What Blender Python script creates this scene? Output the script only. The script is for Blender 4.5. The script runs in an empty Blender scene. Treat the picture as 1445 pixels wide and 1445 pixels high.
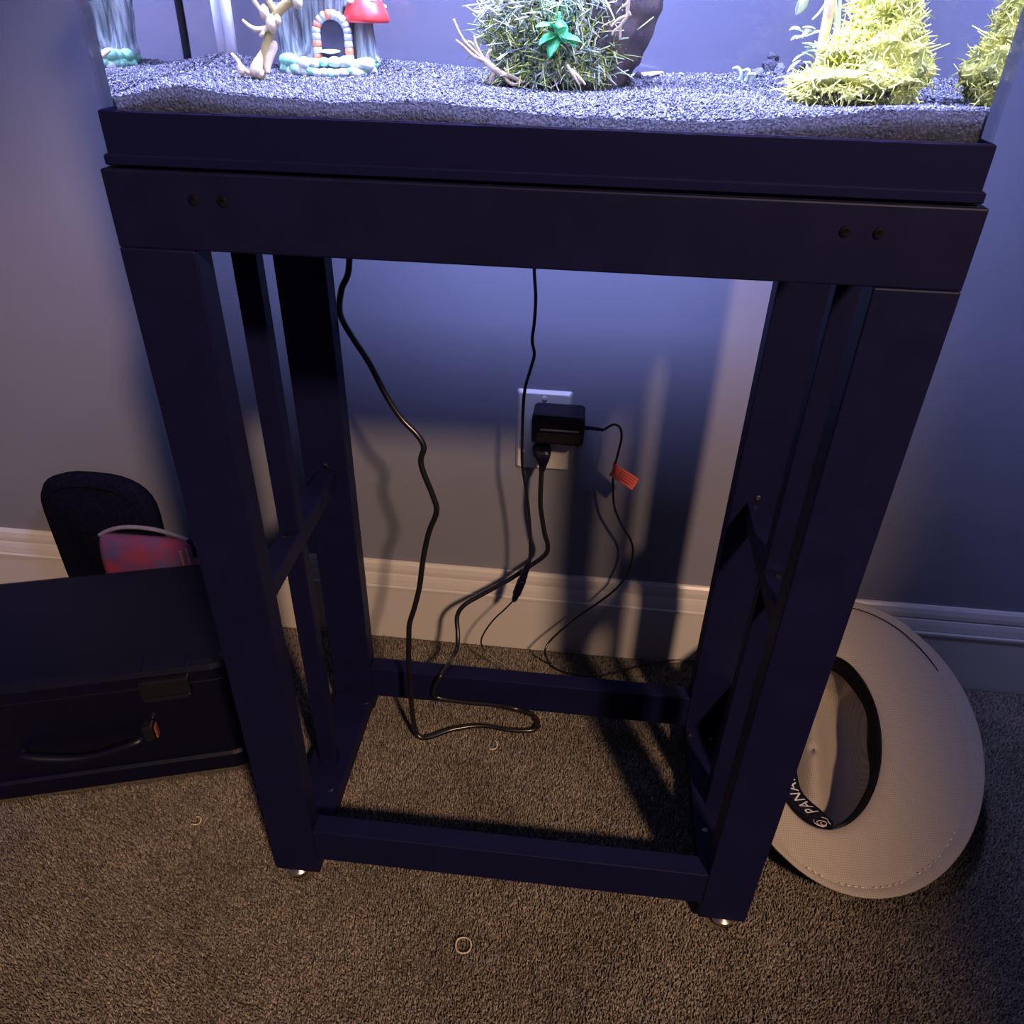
import bpy, bmesh, math, random
import numpy as np
from mathutils import Vector, Matrix
from math import sin, cos, pi, sqrt, radians, atan2

random.seed(7)
RNG = np.random.default_rng(7)
scene = bpy.context.scene
COL = scene.collection

# ------------------------------------------------------------------ camera
CAM = Vector((0.307587, -0.4916, 0.858918))
RM = Matrix(((0.99392325, -0.07840064, -0.07726519),
             (0.10817711, 0.82550315, 0.55393344),
             (0.02035392, -0.55892565, 0.82896793)))   # columns: right, forward, up
FPX = 1114.78
cd = bpy.data.cameras.new('camera'); cam = bpy.data.objects.new('camera', cd); COL.objects.link(cam)
cd.sensor_width = 36.0; cd.lens = 36.0 * FPX / 1445.0; cd.clip_start = 0.01
rot = Matrix((RM.col[0], RM.col[2], -RM.col[1])).transposed()
cam.matrix_world = Matrix.Translation(CAM) @ rot.to_4x4()
scene.camera = cam
scene.cycles.transparent_max_bounces = 24      # many panes stand behind one another

# ------------------------------------------------------------------ world, lights, exposure
world = bpy.data.worlds.new('World'); scene.world = world; world.use_nodes = True
bg = world.node_tree.nodes['Background']
bg.inputs[0].default_value = (0.42, 0.42, 0.85, 1); bg.inputs[1].default_value = 0.11

def add_light(name, kind, loc, target, energy, color, **kw):
    l = bpy.data.lights.new(name, kind); l.energy = energy; l.color = color
    for k, v in kw.items(): setattr(l, k, v)
    o = bpy.data.objects.new(name, l); COL.objects.link(o); o.location = loc
    d = Vector(target) - Vector(loc)
    o.rotation_euler = d.to_track_quat('-Z', 'Y').to_euler()
    return o
# warm lamp of the room, front right; narrow cone imitates an unseen blocker's shadow
add_light('warm_room_lamp', 'SPOT', (1.42, -2.0, 2.42), (0.035, 0.14, 0.22), 410, (1.0, 0.64, 0.42),
          spot_size=radians(24.5), spot_blend=0.12, shadow_soft_size=0.12)
# the LED bar that lies on the tank (its housing is built with the tank)
LED_Z = 1.108
add_light('aquarium_led', 'AREA', (0.285, 0.13, LED_Z), (0.285, 0.13, 0.0), 23.5, (0.42, 0.46, 1.0),
          shape='RECTANGLE', size=0.34, size_y=0.09)

vs = scene.view_settings
vs.view_transform = 'Standard'; vs.look = 'None'; vs.exposure = 0.0; vs.gamma = 1.0; vs.use_curve_mapping = False

# ------------------------------------------------------------------ pixels to places
def ray(u, v):
    return RM @ Vector(((u - 722.5) / FPX, 1.0, -(v - 722.5) / FPX))
def at(u, v, ax, val):
    r = ray(u, v); i = 'xyz'.index(ax)
    return CAM + r * ((val - CAM[i]) / r[i])
Y_WATER = 0.0105
def atw(u, v, ax, val, n=1.333):
    """as at(), for a point seen through the front pane and the water behind it"""
    q = at(u, v, 'y', Y_WATER); r = ray(u, v).normalized()
    tx, tz = r.x / n, r.z / n
    t = Vector((tx, sqrt(1 - tx * tx - tz * tz), tz)); i = 'xyz'.index(ax)
    return q + t * ((val - q[i]) / t[i])

# ------------------------------------------------------------------ materials
def nodes(name):
    m = bpy.data.materials.new(name); m.use_nodes = True
    nt = m.node_tree; return m, nt, nt.nodes, nt.links, nt.nodes['Principled BSDF']
def mat(name, col, rough=0.5, metal=0.0, spec=0.5, noise=None, bump=None, coat=0.0, attr=None, coords='Object', sheen=0.0, trans=0.0):
    """noise=(scale, other colour, lo, hi)   bump=(scale, strength, distance)"""
    m, nt, N, L, b = nodes(name)
    b.inputs['Base Color'].default_value = (*col, 1); b.inputs['Roughness'].default_value = rough
    b.inputs['Metallic'].default_value = metal; b.inputs['Specular IOR Level'].default_value = spec
    b.inputs['Coat Weight'].default_value = coat; b.inputs['Sheen Weight'].default_value = sheen
    if trans:
        b.inputs['Subsurface Weight'].default_value = trans; b.inputs['Subsurface Radius'].default_value = (0.01, 0.01, 0.006)
        b.inputs['Subsurface Scale'].default_value = 0.3
    tc = N.new('ShaderNodeTexCoord')
    src = None
    if attr:
        a = N.new('ShaderNodeAttribute'); a.attribute_name = attr; src = a.outputs['Color']
    if noise:
        n = N.new('ShaderNodeTexNoise'); n.inputs['Scale'].default_value = noise[0]; n.inputs['Detail'].default_value = 6
        L.new(tc.outputs[coords], n.inputs['Vector'])
        r = N.new('ShaderNodeMapRange'); r.inputs[1].default_value = noise[2]; r.inputs[2].default_value = noise[3]
        L.new(n.outputs['Fac'], r.inputs[0])
        mx = N.new('ShaderNodeMix'); mx.data_type = 'RGBA'
        L.new(r.outputs[0], mx.inputs['Factor'])
        mx.inputs['A'].default_value = (*col, 1); mx.inputs['B'].default_value = (*noise[1], 1)
        if src is not None:
            mu = N.new('ShaderNodeMix'); mu.data_type = 'RGBA'; mu.blend_type = 'MULTIPLY'; mu.inputs['Factor'].default_value = 1
            L.new(mx.outputs['Result'], mu.inputs['A']); L.new(src, mu.inputs['B']); src = mu.outputs['Result']
        else: src = mx.outputs['Result']
    if src is not None: L.new(src, b.inputs['Base Color'])
    if bump:
        n = N.new('ShaderNodeTexNoise'); n.inputs['Scale'].default_value = bump[0]; n.inputs['Detail'].default_value = 4
        L.new(tc.outputs[coords], n.inputs['Vector'])
        bp = N.new('ShaderNodeBump'); bp.inputs['Strength'].default_value = bump[1]; bp.inputs['Distance'].default_value = bump[2]
        L.new(n.outputs['Fac'], bp.inputs['Height']); L.new(bp.outputs[0], b.inputs['Normal'])
    return m
def thin_glass(name, tint=(0.905, 0.905, 0.91)):
    m, nt, N, L, b = nodes(name); N.remove(b)
    t = N.new('ShaderNodeBsdfTransparent'); t.inputs[0].default_value = (*tint, 1)
    g = N.new('ShaderNodeBsdfGlossy'); g.inputs['Roughness'].default_value = 0.0
    lw = N.new('ShaderNodeLayerWeight'); lw.inputs['Blend'].default_value = 0.5
    pw = N.new('ShaderNodeMath'); pw.operation = 'POWER'; pw.inputs[1].default_value = 5.0; L.new(lw.outputs['Facing'], pw.inputs[0])
    f = N.new('ShaderNodeMath'); f.operation = 'MULTIPLY_ADD'; f.inputs[1].default_value = 0.7; f.inputs[2].default_value = 0.02; L.new(pw.outputs[0], f.inputs[0])
    mx = N.new('ShaderNodeMixShader'); L.new(f.outputs[0], mx.inputs[0]); L.new(t.outputs[0], mx.inputs[1]); L.new(g.outputs[0], mx.inputs[2])
    L.new(mx.outputs[0], N['Material Output'].inputs[0]); return m
def clear(name, tint):
    m, nt, N, L, b = nodes(name); N.remove(b)
    t = N.new('ShaderNodeBsdfTransparent'); t.inputs[0].default_value = (*tint, 1)
    L.new(t.outputs[0], N['Material Output'].inputs[0]); return m
def water_side(name):
    # straight through at steep angles, mirror where water would reflect totally
    m, nt, N, L, b = nodes(name); N.remove(b)
    t = N.new('ShaderNodeBsdfTransparent'); t.inputs[0].default_value = (0.97, 0.98, 1, 1)
    g = N.new('ShaderNodeBsdfGlossy'); g.inputs['Roughness'].default_value = 0.0
    f = N.new('ShaderNodeFresnel'); f.inputs[0].default_value = 1.333
    mx = N.new('ShaderNodeMixShader'); L.new(f.outputs[0], mx.inputs[0]); L.new(t.outputs[0], mx.inputs[1]); L.new(g.outputs[0], mx.inputs[2])
    L.new(mx.outputs[0], N['Material Output'].inputs[0]); return m
def water_face(name):
    m, nt, N, L, b = nodes(name); N.remove(b)
    g = N.new('ShaderNodeBsdfGlass'); g.inputs['IOR'].default_value = 1.333; g.inputs['Roughness'].default_value = 0.0
    g.inputs['Color'].default_value = (0.97, 0.98, 1, 1)
    L.new(g.outputs[0], N['Material Output'].inputs[0]); return m

M = {}
M['wall'] = mat('wall_paint', (0.180, 0.188, 0.235), 0.62, bump=(420, 0.10, 0.0006), noise=(6, (0.172, 0.180, 0.228), .4, .6))
M['trim'] = mat('white_trim_paint', (0.50, 0.48, 0.46), 0.35, bump=(60, 0.05, 0.0005))
M['carpet'] = mat('carpet_pile', (0.200, 0.172, 0.145), 0.95, spec=0.05, attr='tint', noise=(9, (0.152, 0.133, 0.115), .42, .62), coords='Object')
M['carpet_base'] = mat('carpet_backing', (0.135, 0.115, 0.092), 0.95, spec=0.05, noise=(300, (0.09, 0.076, 0.062), .35, .65), bump=(500, 0.8, 0.003))
M['black_wood'] = mat('black_painted_wood', (0.0054, 0.0060, 0.031), 0.5, spec=0.14, noise=(35, (0.0066, 0.0072, 0.038), .4, .7), bump=(90, 0.08, 0.0005))  # black paint; the blue in its base colour imitates lens glare
M['black_plastic'] = mat('black_plastic', (0.0056, 0.0062, 0.038), 0.45, spec=0.12, bump=(700, 0.05, 0.0003))  # glare blue is mixed into this black as well
M['gloss_plastic'] = mat('glossy_black_plastic', (0.008, 0.008, 0.012), 0.18)
M['matte_plastic'] = mat('textured_black_plastic', (0.003, 0.003, 0.014), 0.38, spec=0.3, bump=(900, 0.2, 0.0004))
M['cable'] = mat('black_cable_jacket', (0.008, 0.008, 0.010), 0.28, spec=0.6, bump=(400, 0.05, 0.0003))
M['brass'] = mat('nickel_glide', (0.85, 0.72, 0.50), 0.25, metal=1.0, noise=(80, (0.7, 0.6, 0.45), .4, .6))
M['screw'] = mat('screw_steel', (0.22, 0.19, 0.19), 0.3, metal=1.0, noise=(200, (0.15, 0.14, 0.14), .4, .6))
M['dark_screw'] = mat('black_screw', (0.003, 0.003, 0.008), 0.6, spec=0.05, noise=(200, (0.01, 0.01, 0.012), .4, .6))
M['plate'] = mat('outlet_plate_plastic', (0.50, 0.48, 0.46), 0.3, bump=(300, 0.02, 0.0003))
M['glint'] = mat('glint_gloss', (0.10, 0.10, 0.14), 0.15, spec=0.9, noise=(90, (0.08, 0.08, 0.12), .4, .6))
M['slot'] = mat('outlet_slot', (0.01, 0.01, 0.01), 0.6, noise=(200, (0.02, 0.02, 0.02), .4, .6))
M['tag'] = mat('red_orange_label', (0.85, 0.085, 0.055), 0.5, noise=(150, (0.70, 0.13, 0.07), .4, .6))
M['tag_print'] = mat('label_print', (0.20, 0.02, 0.02), 0.5, noise=(150, (0.25, 0.03, 0.02), .4, .6))
M['glass'] = thin_glass('tank_glass')
M['silicone'] = mat('silicone_seam', (0.80, 0.84, 0.90), 0.35, noise=(90, (0.7, 0.75, 0.85), .4, .6), trans=0.3)
M['water_front'] = water_face('water_refracting_face')
M['water_side'] = water_side('water_side_face')
M['water_clear'] = clear('water_open_face', (0.97, 0.98, 1.0))
M['gravel'] = mat('black_gravel', (0.11, 0.11, 0.125), 0.30, spec=0.7, attr='tint', noise=(700, (0.06, 0.06, 0.07), .4, .6))
M['gravel_bed'] = mat('black_gravel_bed', (0.06, 0.06, 0.07), 0.5, noise=(600, (0.14, 0.14, 0.16), .4, .62), bump=(700, 1.0, 0.002))
M['wood_pale'] = mat('pale_twig', (0.74, 0.62, 0.38), 0.7, noise=(120, (0.42, 0.33, 0.17), .35, .65), bump=(300, 0.3, 0.001))
M['wood_olive'] = mat('olive_twig', (0.46, 0.38, 0.12), 0.7, noise=(120, (0.30, 0.25, 0.08), .35, .65), bump=(300, 0.3, 0.001))
M['wood_dark'] = mat('dark_driftwood', (0.07, 0.055, 0.06), 0.75, noise=(60, (0.14, 0.11, 0.10), .4, .68), bump=(160, 0.7, 0.002))
M['moss'] = mat('green_moss', (0.60, 0.66, 0.26), 0.6, attr='tint', noise=(90, (0.46, 0.56, 0.20), .4, .6))
M['moss_core'] = mat('moss_core', (0.12, 0.15, 0.06), 0.8, noise=(90, (0.05, 0.07, 0.03), .4, .6), bump=(250, 1, .003))
M['moss_yellow'] = mat('yellow_moss', (0.92, 0.90, 0.26), 0.6, attr='tint', noise=(90, (0.80, 0.82, 0.18), .4, .6))
M['moss_yellow_core'] = mat('yellow_moss_core', (0.60, 0.58, 0.10), 0.8, noise=(90, (0.20, 0.22, 0.04), .4, .6), bump=(250, 1, .003))
M['leaf'] = mat('bright_leaf', (0.16, 0.80, 0.30), 0.35, noise=(60, (0.05, 0.48, 0.16), .4, .6))
M['leaf_pale'] = mat('pale_leaf', (0.62, 0.72, 0.52), 0.45, noise=(90, (0.50, 0.62, 0.42), .4, .6))
M['bark'] = mat('ornament_bark', (0.34, 0.42, 0.40), 0.65, noise=(420, (0.10, 0.12, 0.14), .40, .62), bump=(420, 0.9, 0.003))
for nd in list(M['bark'].node_tree.nodes):      # streaks run up the trunk
    if nd.type == 'TEX_NOISE':
        nt_ = M['bark'].node_tree; mp = nt_.nodes.new('ShaderNodeMapping'); mp.inputs['Scale'].default_value = (1, 1, 0.07)
        lk = nd.inputs['Vector'].links[0]; nt_.links.new(lk.from_socket, mp.inputs['Vector']); nt_.links.new(mp.outputs[0], nd.inputs['Vector'])
M['stone_grey'] = mat('ornament_grey_stone', (0.50, 0.52, 0.52), 0.6, noise=(150, (0.38, 0.40, 0.42), .4, .6), bump=(200, .3, .001))
M['stone_orange'] = mat('ornament_orange_stone', (0.80, 0.22, 0.09), 0.6, noise=(150, (0.70, 0.18, 0.07), .4, .6), bump=(200, .3, .001))
M['stone_green'] = mat('ornament_green_stone', (0.24, 0.58, 0.34), 0.6, noise=(150, (0.30, 0.62, 0.42), .4, .6), bump=(200, .3, .001))
M['stone_white'] = mat('ornament_pale_stone', (0.62, 0.68, 0.58), 0.6, noise=(150, (0.5, 0.6, 0.5), .4, .6), bump=(200, .3, .001))
M['cap_red'] = mat('mushroom_red', (0.80, 0.05, 0.04), 0.35, noise=(40, (0.70, 0.04, 0.03), .4, .6))
M['cap_white'] = mat('mushroom_spot', (0.85, 0.80, 0.72), 0.5, noise=(90, (0.75, 0.7, 0.62), .4, .6))
M['hole'] = mat('doorway_dark', (0.03, 0.03, 0.05), 0.8, noise=(90, (0.05, 0.05, 0.08), .4, .6))
M['band'] = mat('black_sweatband', (0.003, 0.003, 0.008), 0.7, spec=0.1, noise=(300, (0.012, 0.012, 0.02), .4, .6), bump=(700, .3, .0005))
M['print_white'] = mat('white_print', (0.62, 0.60, 0.62), 0.6, noise=(300, (0.5, 0.5, 0.52), .4, .6))
M['thread'] = mat('pale_thread', (0.78, 0.70, 0.56), 0.6, noise=(300, (0.66, 0.58, 0.46), .4, .6))
M['elastic'] = mat('cream_elastic', (0.62, 0.55, 0.40), 0.6, noise=(300, (0.5, 0.44, 0.32), .4, .6))
M['amber'] = mat('amber_mark', (0.09, 0.03, 0.02), 0.6, noise=(300, (0.35, 0.10, 0.05), .4, .6))
M['black_fabric'] = mat('black_fabric', (0.003, 0.003, 0.010), 0.9, spec=0.05, noise=(200, (0.005, 0.005, 0.014), .4, .6), bump=(600, .4, .001))
M['piping'] = mat('bag_trim', (0.17, 0.16, 0.21), 0.8, noise=(200, (0.14, 0.13, 0.18), .4, .6), bump=(600, .4, .001))

def straw():
    m, nt, N, L, b = nodes('woven_straw')
    tc = N.new('ShaderNodeTexCoord'); b.inputs['Roughness'].default_value = 0.75; b.inputs['Specular IOR Level'].default_value = 0.2
    w1 = N.new('ShaderNodeTexWave'); w1.bands_direction = 'X'; w1.inputs['Scale'].default_value = 130; w1.inputs['Distortion'].default_value = 0.6
    w2 = N.new('ShaderNodeTexWave'); w2.bands_direction = 'Y'; w2.inputs['Scale'].default_value = 130; w2.inputs['Distortion'].default_value = 0.6
    L.new(tc.outputs['Object'], w1.inputs['Vector']); L.new(tc.outputs['Object'], w2.inputs['Vector'])
    mu = N.new('ShaderNodeMath'); mu.operation = 'MULTIPLY'; L.new(w1.outputs['Fac'], mu.inputs[0]); L.new(w2.outputs['Fac'], mu.inputs[1])
    mx = N.new('ShaderNodeMix'); mx.data_type = 'RGBA'; L.new(mu.outputs[0], mx.inputs['Factor'])
    mx.inputs['A'].default_value = (0.29, 0.255, 0.21, 1); mx.inputs['B'].default_value = (0.43, 0.385, 0.325, 1)
    L.new(mx.outputs['Result'], b.inputs['Base Color'])
    bp = N.new('ShaderNodeBump'); bp.inputs['Strength'].default_value = 0.35; bp.inputs['Distance'].default_value = 0.0008
    L.new(mu.outputs[0], bp.inputs['Height']); L.new(bp.outputs[0], b.inputs['Normal'])
    return m
M['straw'] = straw()

def bag_cloth():
    m, nt, N, L, b = nodes('pink_blue_cloth')
    tc = N.new('ShaderNodeTexCoord'); b.inputs['Roughness'].default_value = 0.85
    n = N.new('ShaderNodeTexNoise'); n.inputs['Scale'].default_value = 28; n.inputs['Detail'].default_value = 3
    L.new(tc.outputs['Object'], n.inputs['Vector'])
    r = N.new('ShaderNodeValToRGB'); e = r.color_ramp.elements
    e[0].position = 0.36; e[0].color = (0.05, 0.045, 0.14, 1); e[1].position = 0.66; e[1].color = (0.20, 0.018, 0.055, 1)
    k = r.color_ramp.elements.new(0.5); k.color = (0.11, 0.028, 0.095, 1)
    L.new(n.outputs['Fac'], r.inputs[0]); L.new(r.outputs[0], b.inputs['Base Color'])
    return m
M['bag'] = bag_cloth()

# ------------------------------------------------------------------ mesh helpers
def tag(o, label=None, cat=None, group=None, kind=None):
    if label: o['label'] = label
    if cat: o['category'] = cat
    if group: o['group'] = group
    if kind: o['kind'] = kind
    return o
def empty(name, loc, label, cat, group=None):
    o = bpy.data.objects.new(name, None); o.empty_display_size = 0.02; COL.objects.link(o); o.location = loc
    return tag(o, label, cat, group)
def origin_of(p):
    v = Vector((0, 0, 0))
    while p is not None: v += Vector(p.location); p = p.parent
    return v
def finish(name, me, material, parent=None, smooth=False, auto=None):
    """me is in world coordinates; the object's origin goes to the base of its bounds"""
    if len(me.vertices):
        co = np.empty(len(me.vertices) * 3, np.float32); me.vertices.foreach_get('co', co); co = co.reshape(-1, 3)
        lo, hi = co.min(0), co.max(0)
        org = Vector(((lo[0] + hi[0]) / 2, (lo[1] + hi[1]) / 2, lo[2]))
    else: org = Vector()
    me.transform(Matrix.Translation(-org))
    for m_ in (material if isinstance(material, (list, tuple)) else [material]): me.materials.append(m_ if not isinstance(m_, str) else M[m_])
    if smooth: me.polygons.foreach_set('use_smooth', [True] * len(me.polygons))
    me.name = name
    o = bpy.data.objects.new(name, me); COL.objects.link(o)
    if parent is not None:
        o.parent = parent; o.location = org - origin_of(parent)
    else: o.location = org
    return o
def bm_mesh(bm, name):
    me = bpy.data.meshes.new(name); bm.normal_update(); bm.to_mesh(me); bm.free(); return me
def py_mesh(name, v, f):
    me = bpy.data.meshes.new(name); me.from_pydata([tuple(p) for p in v], [], f); me.update(); return me
def box(name, x0, x1, y0, y1, z0, z1, material, parent=None, bev=0.0012, seg=2, xf=None):
    bm = bmesh.new(); bmesh.ops.create_cube(bm, size=1)
    for v in bm.verts:
        v.co = Vector(((x0 + x1) / 2 + v.co.x * (x1 - x0), (y0 + y1) / 2 + v.co.y * (y1 - y0), (z0 + z1) / 2 + v.co.z * (z1 - z0)))
    if bev: bmesh.ops.bevel(bm, geom=list(bm.edges), offset=bev, segments=seg, profile=0.5, affect='EDGES')
    if xf is not None: bm.transform(xf)
    return finish(name, bm_mesh(bm, name), material, parent)
def spline(pts, n=8):
    P = [Vector(p) for p in pts]; out = []
    for i in range(len(P) - 1):
        p0 = P[max(i - 1, 0)]; p1 = P[i]; p2 = P[i + 1]; p3 = P[min(i + 2, len(P) - 1)]
        for k in range(n):
            t = k / n
            out.append(0.5 * ((2 * p1) + (p2 - p0) * t + (2 * p0 - 5 * p1 + 4 * p2 - p3) * t * t + (3 * p1 - p0 - 3 * p2 + p3) * t ** 3))
    out.append(P[-1]); return out
def tube_data(pts, rad, sides=10, cap=True):
    """rad: number, list, or function of 0..1"""
    pts = [Vector(p) for p in pts]; n = len(pts); V = []; F = []
    t0 = (pts[1] - pts[0]).normalized(); up = Vector((0, 0, 1)) if abs(t0.z) < .9 else Vector((1, 0, 0))
    nrm = t0.cross(up).normalized()
    for i, p in enumerate(pts):
        t = (pts[min(i + 1, n - 1)] - pts[max(i - 1, 0)]).normalized()
        nrm = (nrm - t * nrm.dot(t)).normalized(); b = t.cross(nrm)
        r = rad(i / (n - 1)) if callable(rad) else (rad[i] if isinstance(rad, (list, tuple)) else rad)
        for k in range(sides):
            a = 2 * pi * k / sides; V.append(p + (nrm * cos(a) + b * sin(a)) * r)
    for i in range(n - 1):
        for k in range(sides):
            k2 = (k + 1) % sides; F.append((i * sides + k, i * sides + k2, (i + 1) * sides + k2, (i + 1) * sides + k))
    if cap: F.append(tuple(range(sides - 1, -1, -1))); F.append(tuple((n - 1) * sides + k for k in range(sides)))
    return V, F
def tube(name, pts, rad, material, parent=None, sides=10, n=8):
    q = spline(pts, n) if n else pts
    if isinstance(rad, (list, tuple)):
        rs = list(rad); m = len(rs) - 1
        def rf(t): x = t * m; i = min(int(x), m - 1); return rs[i] + (rs[i + 1] - rs[i]) * (x - i)
    else: rf = rad
    V, F = tube_data(q, rf, sides); return finish(name, py_mesh(name, V, F), material, parent, smooth=True)
class Joined:
    def __init__(s): s.V = []; s.F = []
    def add(s, V, F):
        o = len(s.V); s.V += list(V); s.F += [tuple(i + o for i in f) for f in F]
    def tube(s, pts, rad, sides=7, n=6):
        q = spline(pts, n) if n else pts; s.add(*tube_data(q, rad, sides))
    def build(s, name, material, parent=None, smooth=True): return finish(name, py_mesh(name, s.V, s.F), material, parent, smooth)
def lathe_data(profile, c, sides=24, wob=0.0, freq=5, ph=0.0):
    V = []; F = []
    for r, z in profile:
        for k in range(sides):
            a = 2 * pi * k / sides; rr = r * (1 + wob * sin(freq * a + ph + z * 90))
            V.append(Vector((c[0] + rr * cos(a), c[1] + rr * sin(a), c[2] + z)))
    for i in range(len(profile) - 1):
        for k in range(sides):
            k2 = (k + 1) % sides; F.append((i * sides + k, i * sides + k2, (i + 1) * sides + k2, (i + 1) * sides + k))
    F.append(tuple(range(sides - 1, -1, -1))); F.append(tuple((len(profile) - 1) * sides + k for k in range(sides)))
    return V, F
def lathe(name, profile, c, material, parent=None, sides=24, **k):
    V, F = lathe_data(profile, c, sides, **k); return finish(name, py_mesh(name, V, F), material, parent, smooth=True)
def round_rect(w, d, r, n=6):
    out = []
    for cx, cy, a0 in ((w / 2 - r, d / 2 - r, 0), (-w / 2 + r, d / 2 - r, 90), (-w / 2 + r, -d / 2 + r, 180), (w / 2 - r, -d / 2 + r, 270)):
        for k in range(n + 1):
            a = radians(a0 + 90 * k / n); out.append((cx + r * cos(a), cy + r * sin(a)))
    return out
def loft(rings):
    n = len(rings[0]); V = [p for r in rings for p in r]; F = []
    for i in range(len(rings) - 1):
        for k in range(n):
            k2 = (k + 1) % n; F.append((i * n + k, i * n + k2, (i + 1) * n + k2, (i + 1) * n + k))
    F.append(tuple(range(n - 1, -1, -1))); F.append(tuple((len(rings) - 1) * n + k for k in range(n)))
    return V, F
def numpy_mesh(name, V, T, tint=None):
    """triangle soup from arrays, with an optional colour for each vertex"""
    me = bpy.data.meshes.new(name); V = np.ascontiguousarray(V, np.float32); T = np.ascontiguousarray(T, np.int32)
    me.vertices.add(len(V)); me.vertices.foreach_set('co', V.ravel())
    me.loops.add(T.size); me.loops.foreach_set('vertex_index', T.ravel())
    me.polygons.add(len(T)); me.polygons.foreach_set('loop_start', np.arange(0, T.size, 3, dtype=np.int32))
    me.update(calc_edges=True)
    if tint is not None:
        a = me.color_attributes.new('tint', 'FLOAT_COLOR', 'POINT')
        a.data.foreach_set('color', np.ascontiguousarray(tint, np.float32).ravel())
    return me

# ================================================================== the room
W, D, LEG, TH = 0.5278, 0.2695, 0.0512, 0.0232
YW = 0.4076 + 0.012           # wall face; the baseboard stands 12 mm proud of it
wall = box('wall_back', -2.2, 2.8, YW, YW + 0.1, -0.05, 2.5, 'wall', bev=0)
tag(wall, 'grey lavender painted wall behind the aquarium stand', 'wall', kind='structure')
floor = box('floor', -2.2, 2.8, -2.6, YW, -0.05, -0.004, 'carpet_base', bev=0)
tag(floor, 'brown carpeted floor under the aquarium stand', 'floor', kind='structure')
prof = [(0.0, 0.0), (-0.0125, 0.0), (-0.0125, 0.098), (-0.0150, 0.0995), (-0.0150, 0.1030), (-0.0120, 0.1042), (-0.0124, 0.106), (-0.0108, 0.115), (-0.0088, 0.1215),
        (-0.0068, 0.1225), (-0.0064, 0.1245), (-0.0082, 0.1258), (-0.0078, 0.132), (-0.0058, 0.1395), (-0.0030, 0.1428), (0.0, 0.1435)]
V = [(x, YW + dy, z - 0.004) for x in (-2.2, 2.8) for dy, z in prof]; n = len(prof)
F = [(k, k + 1, n + k + 1, n + k) for k in range(n - 1)] + [tuple(range(n)), tuple(range(2 * n - 1, n - 1, -1))]
tag(finish('baseboard_back', py_mesh('baseboard', V, F), 'trim'), 'white moulded baseboard along the wall with two raised beads', 'baseboard', kind='structure')

# carpet pile: short leaning tufts over the part of the floor in view
def carpet():
    step = 0.0021; x0, x1, y0, y1 = -0.80, 1.20, -0.46, YW - 0.0165
    gx, gy = np.meshgrid(np.arange(x0, x1, step), np.arange(y0, y1, step)); n = gx.size
    cx = gx.ravel() + RNG.uniform(-.6, .6, n) * step; cy = np.minimum(gy.ravel() + RNG.uniform(-.6, .6, n) * step, y1)
    # nothing stands up under the tool case and the glides
    yw_ = radians(17.45); lx = (cx + .229) * cos(yw_) + (cy - .0915) * sin(yw_); ly = -(cx + .229) * sin(yw_) + (cy - .0915) * cos(yw_)
    keep = ~((lx < .156) & (ly > .001) & (ly < .204))
    for fx in (LEG / 2, W - LEG / 2):
        for fy in (TH / 2, D - TH / 2): keep &= ((cx - fx) ** 2 + (cy - fy + .003) ** 2) > .0155 ** 2
    cx, cy = cx[keep], cy[keep]; n = len(cx)
    wob = np.sin(cx * 23 + np.sin(cy * 31) * 1.4) * np.cos(cy * 19 + np.sin(cx * 17) * 1.7)
    h = RNG.uniform(.0042, .0080, n) + wob * 0.0005; r = RNG.uniform(.0012, .0018, n)
    la = RNG.uniform(0, 2 * pi, n); ll = RNG.uniform(0, .0030, n); base = RNG.uniform(0, 2 * pi, n)
    A = np.empty((n, 4, 3), np.float32)
    for k in range(3):
        a = base + k * 2 * pi / 3
        A[:, k, 0] = cx + r * np.cos(a); A[:, k, 1] = cy + r * np.sin(a); A[:, k, 2] = -0.004 + RNG.uniform(0, .001, n)
    A[:, 3, 0] = cx + ll * np.cos(la); A[:, 3, 1] = cy + ll * np.sin(la); A[:, 3, 2] = -0.004 + h
    T = (np.array([[0, 1, 3], [1, 2, 3], [2, 0, 3]])[None] + (np.arange(n) * 4)[:, None, None]).reshape(-1, 3)
    g = np.clip(RNG.normal(1.0, .32, n) + wob * .06, .3, 2.0); tint = np.ones((n, 4, 4), np.float32)
    tint[:, :, :3] = g[:, None, None]; tint[:, :, 2] *= RNG.uniform(.85, 1.1, n)[:, None]
    me = numpy_mesh('carpet_pile', A.reshape(-1, 3), T, tint.reshape(-1, 4))
    o = finish('carpet_pile', me, 'carpet', None); tag(o, 'short brown speckled carpet pile', 'carpet', kind='stuff')
carpet()

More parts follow.
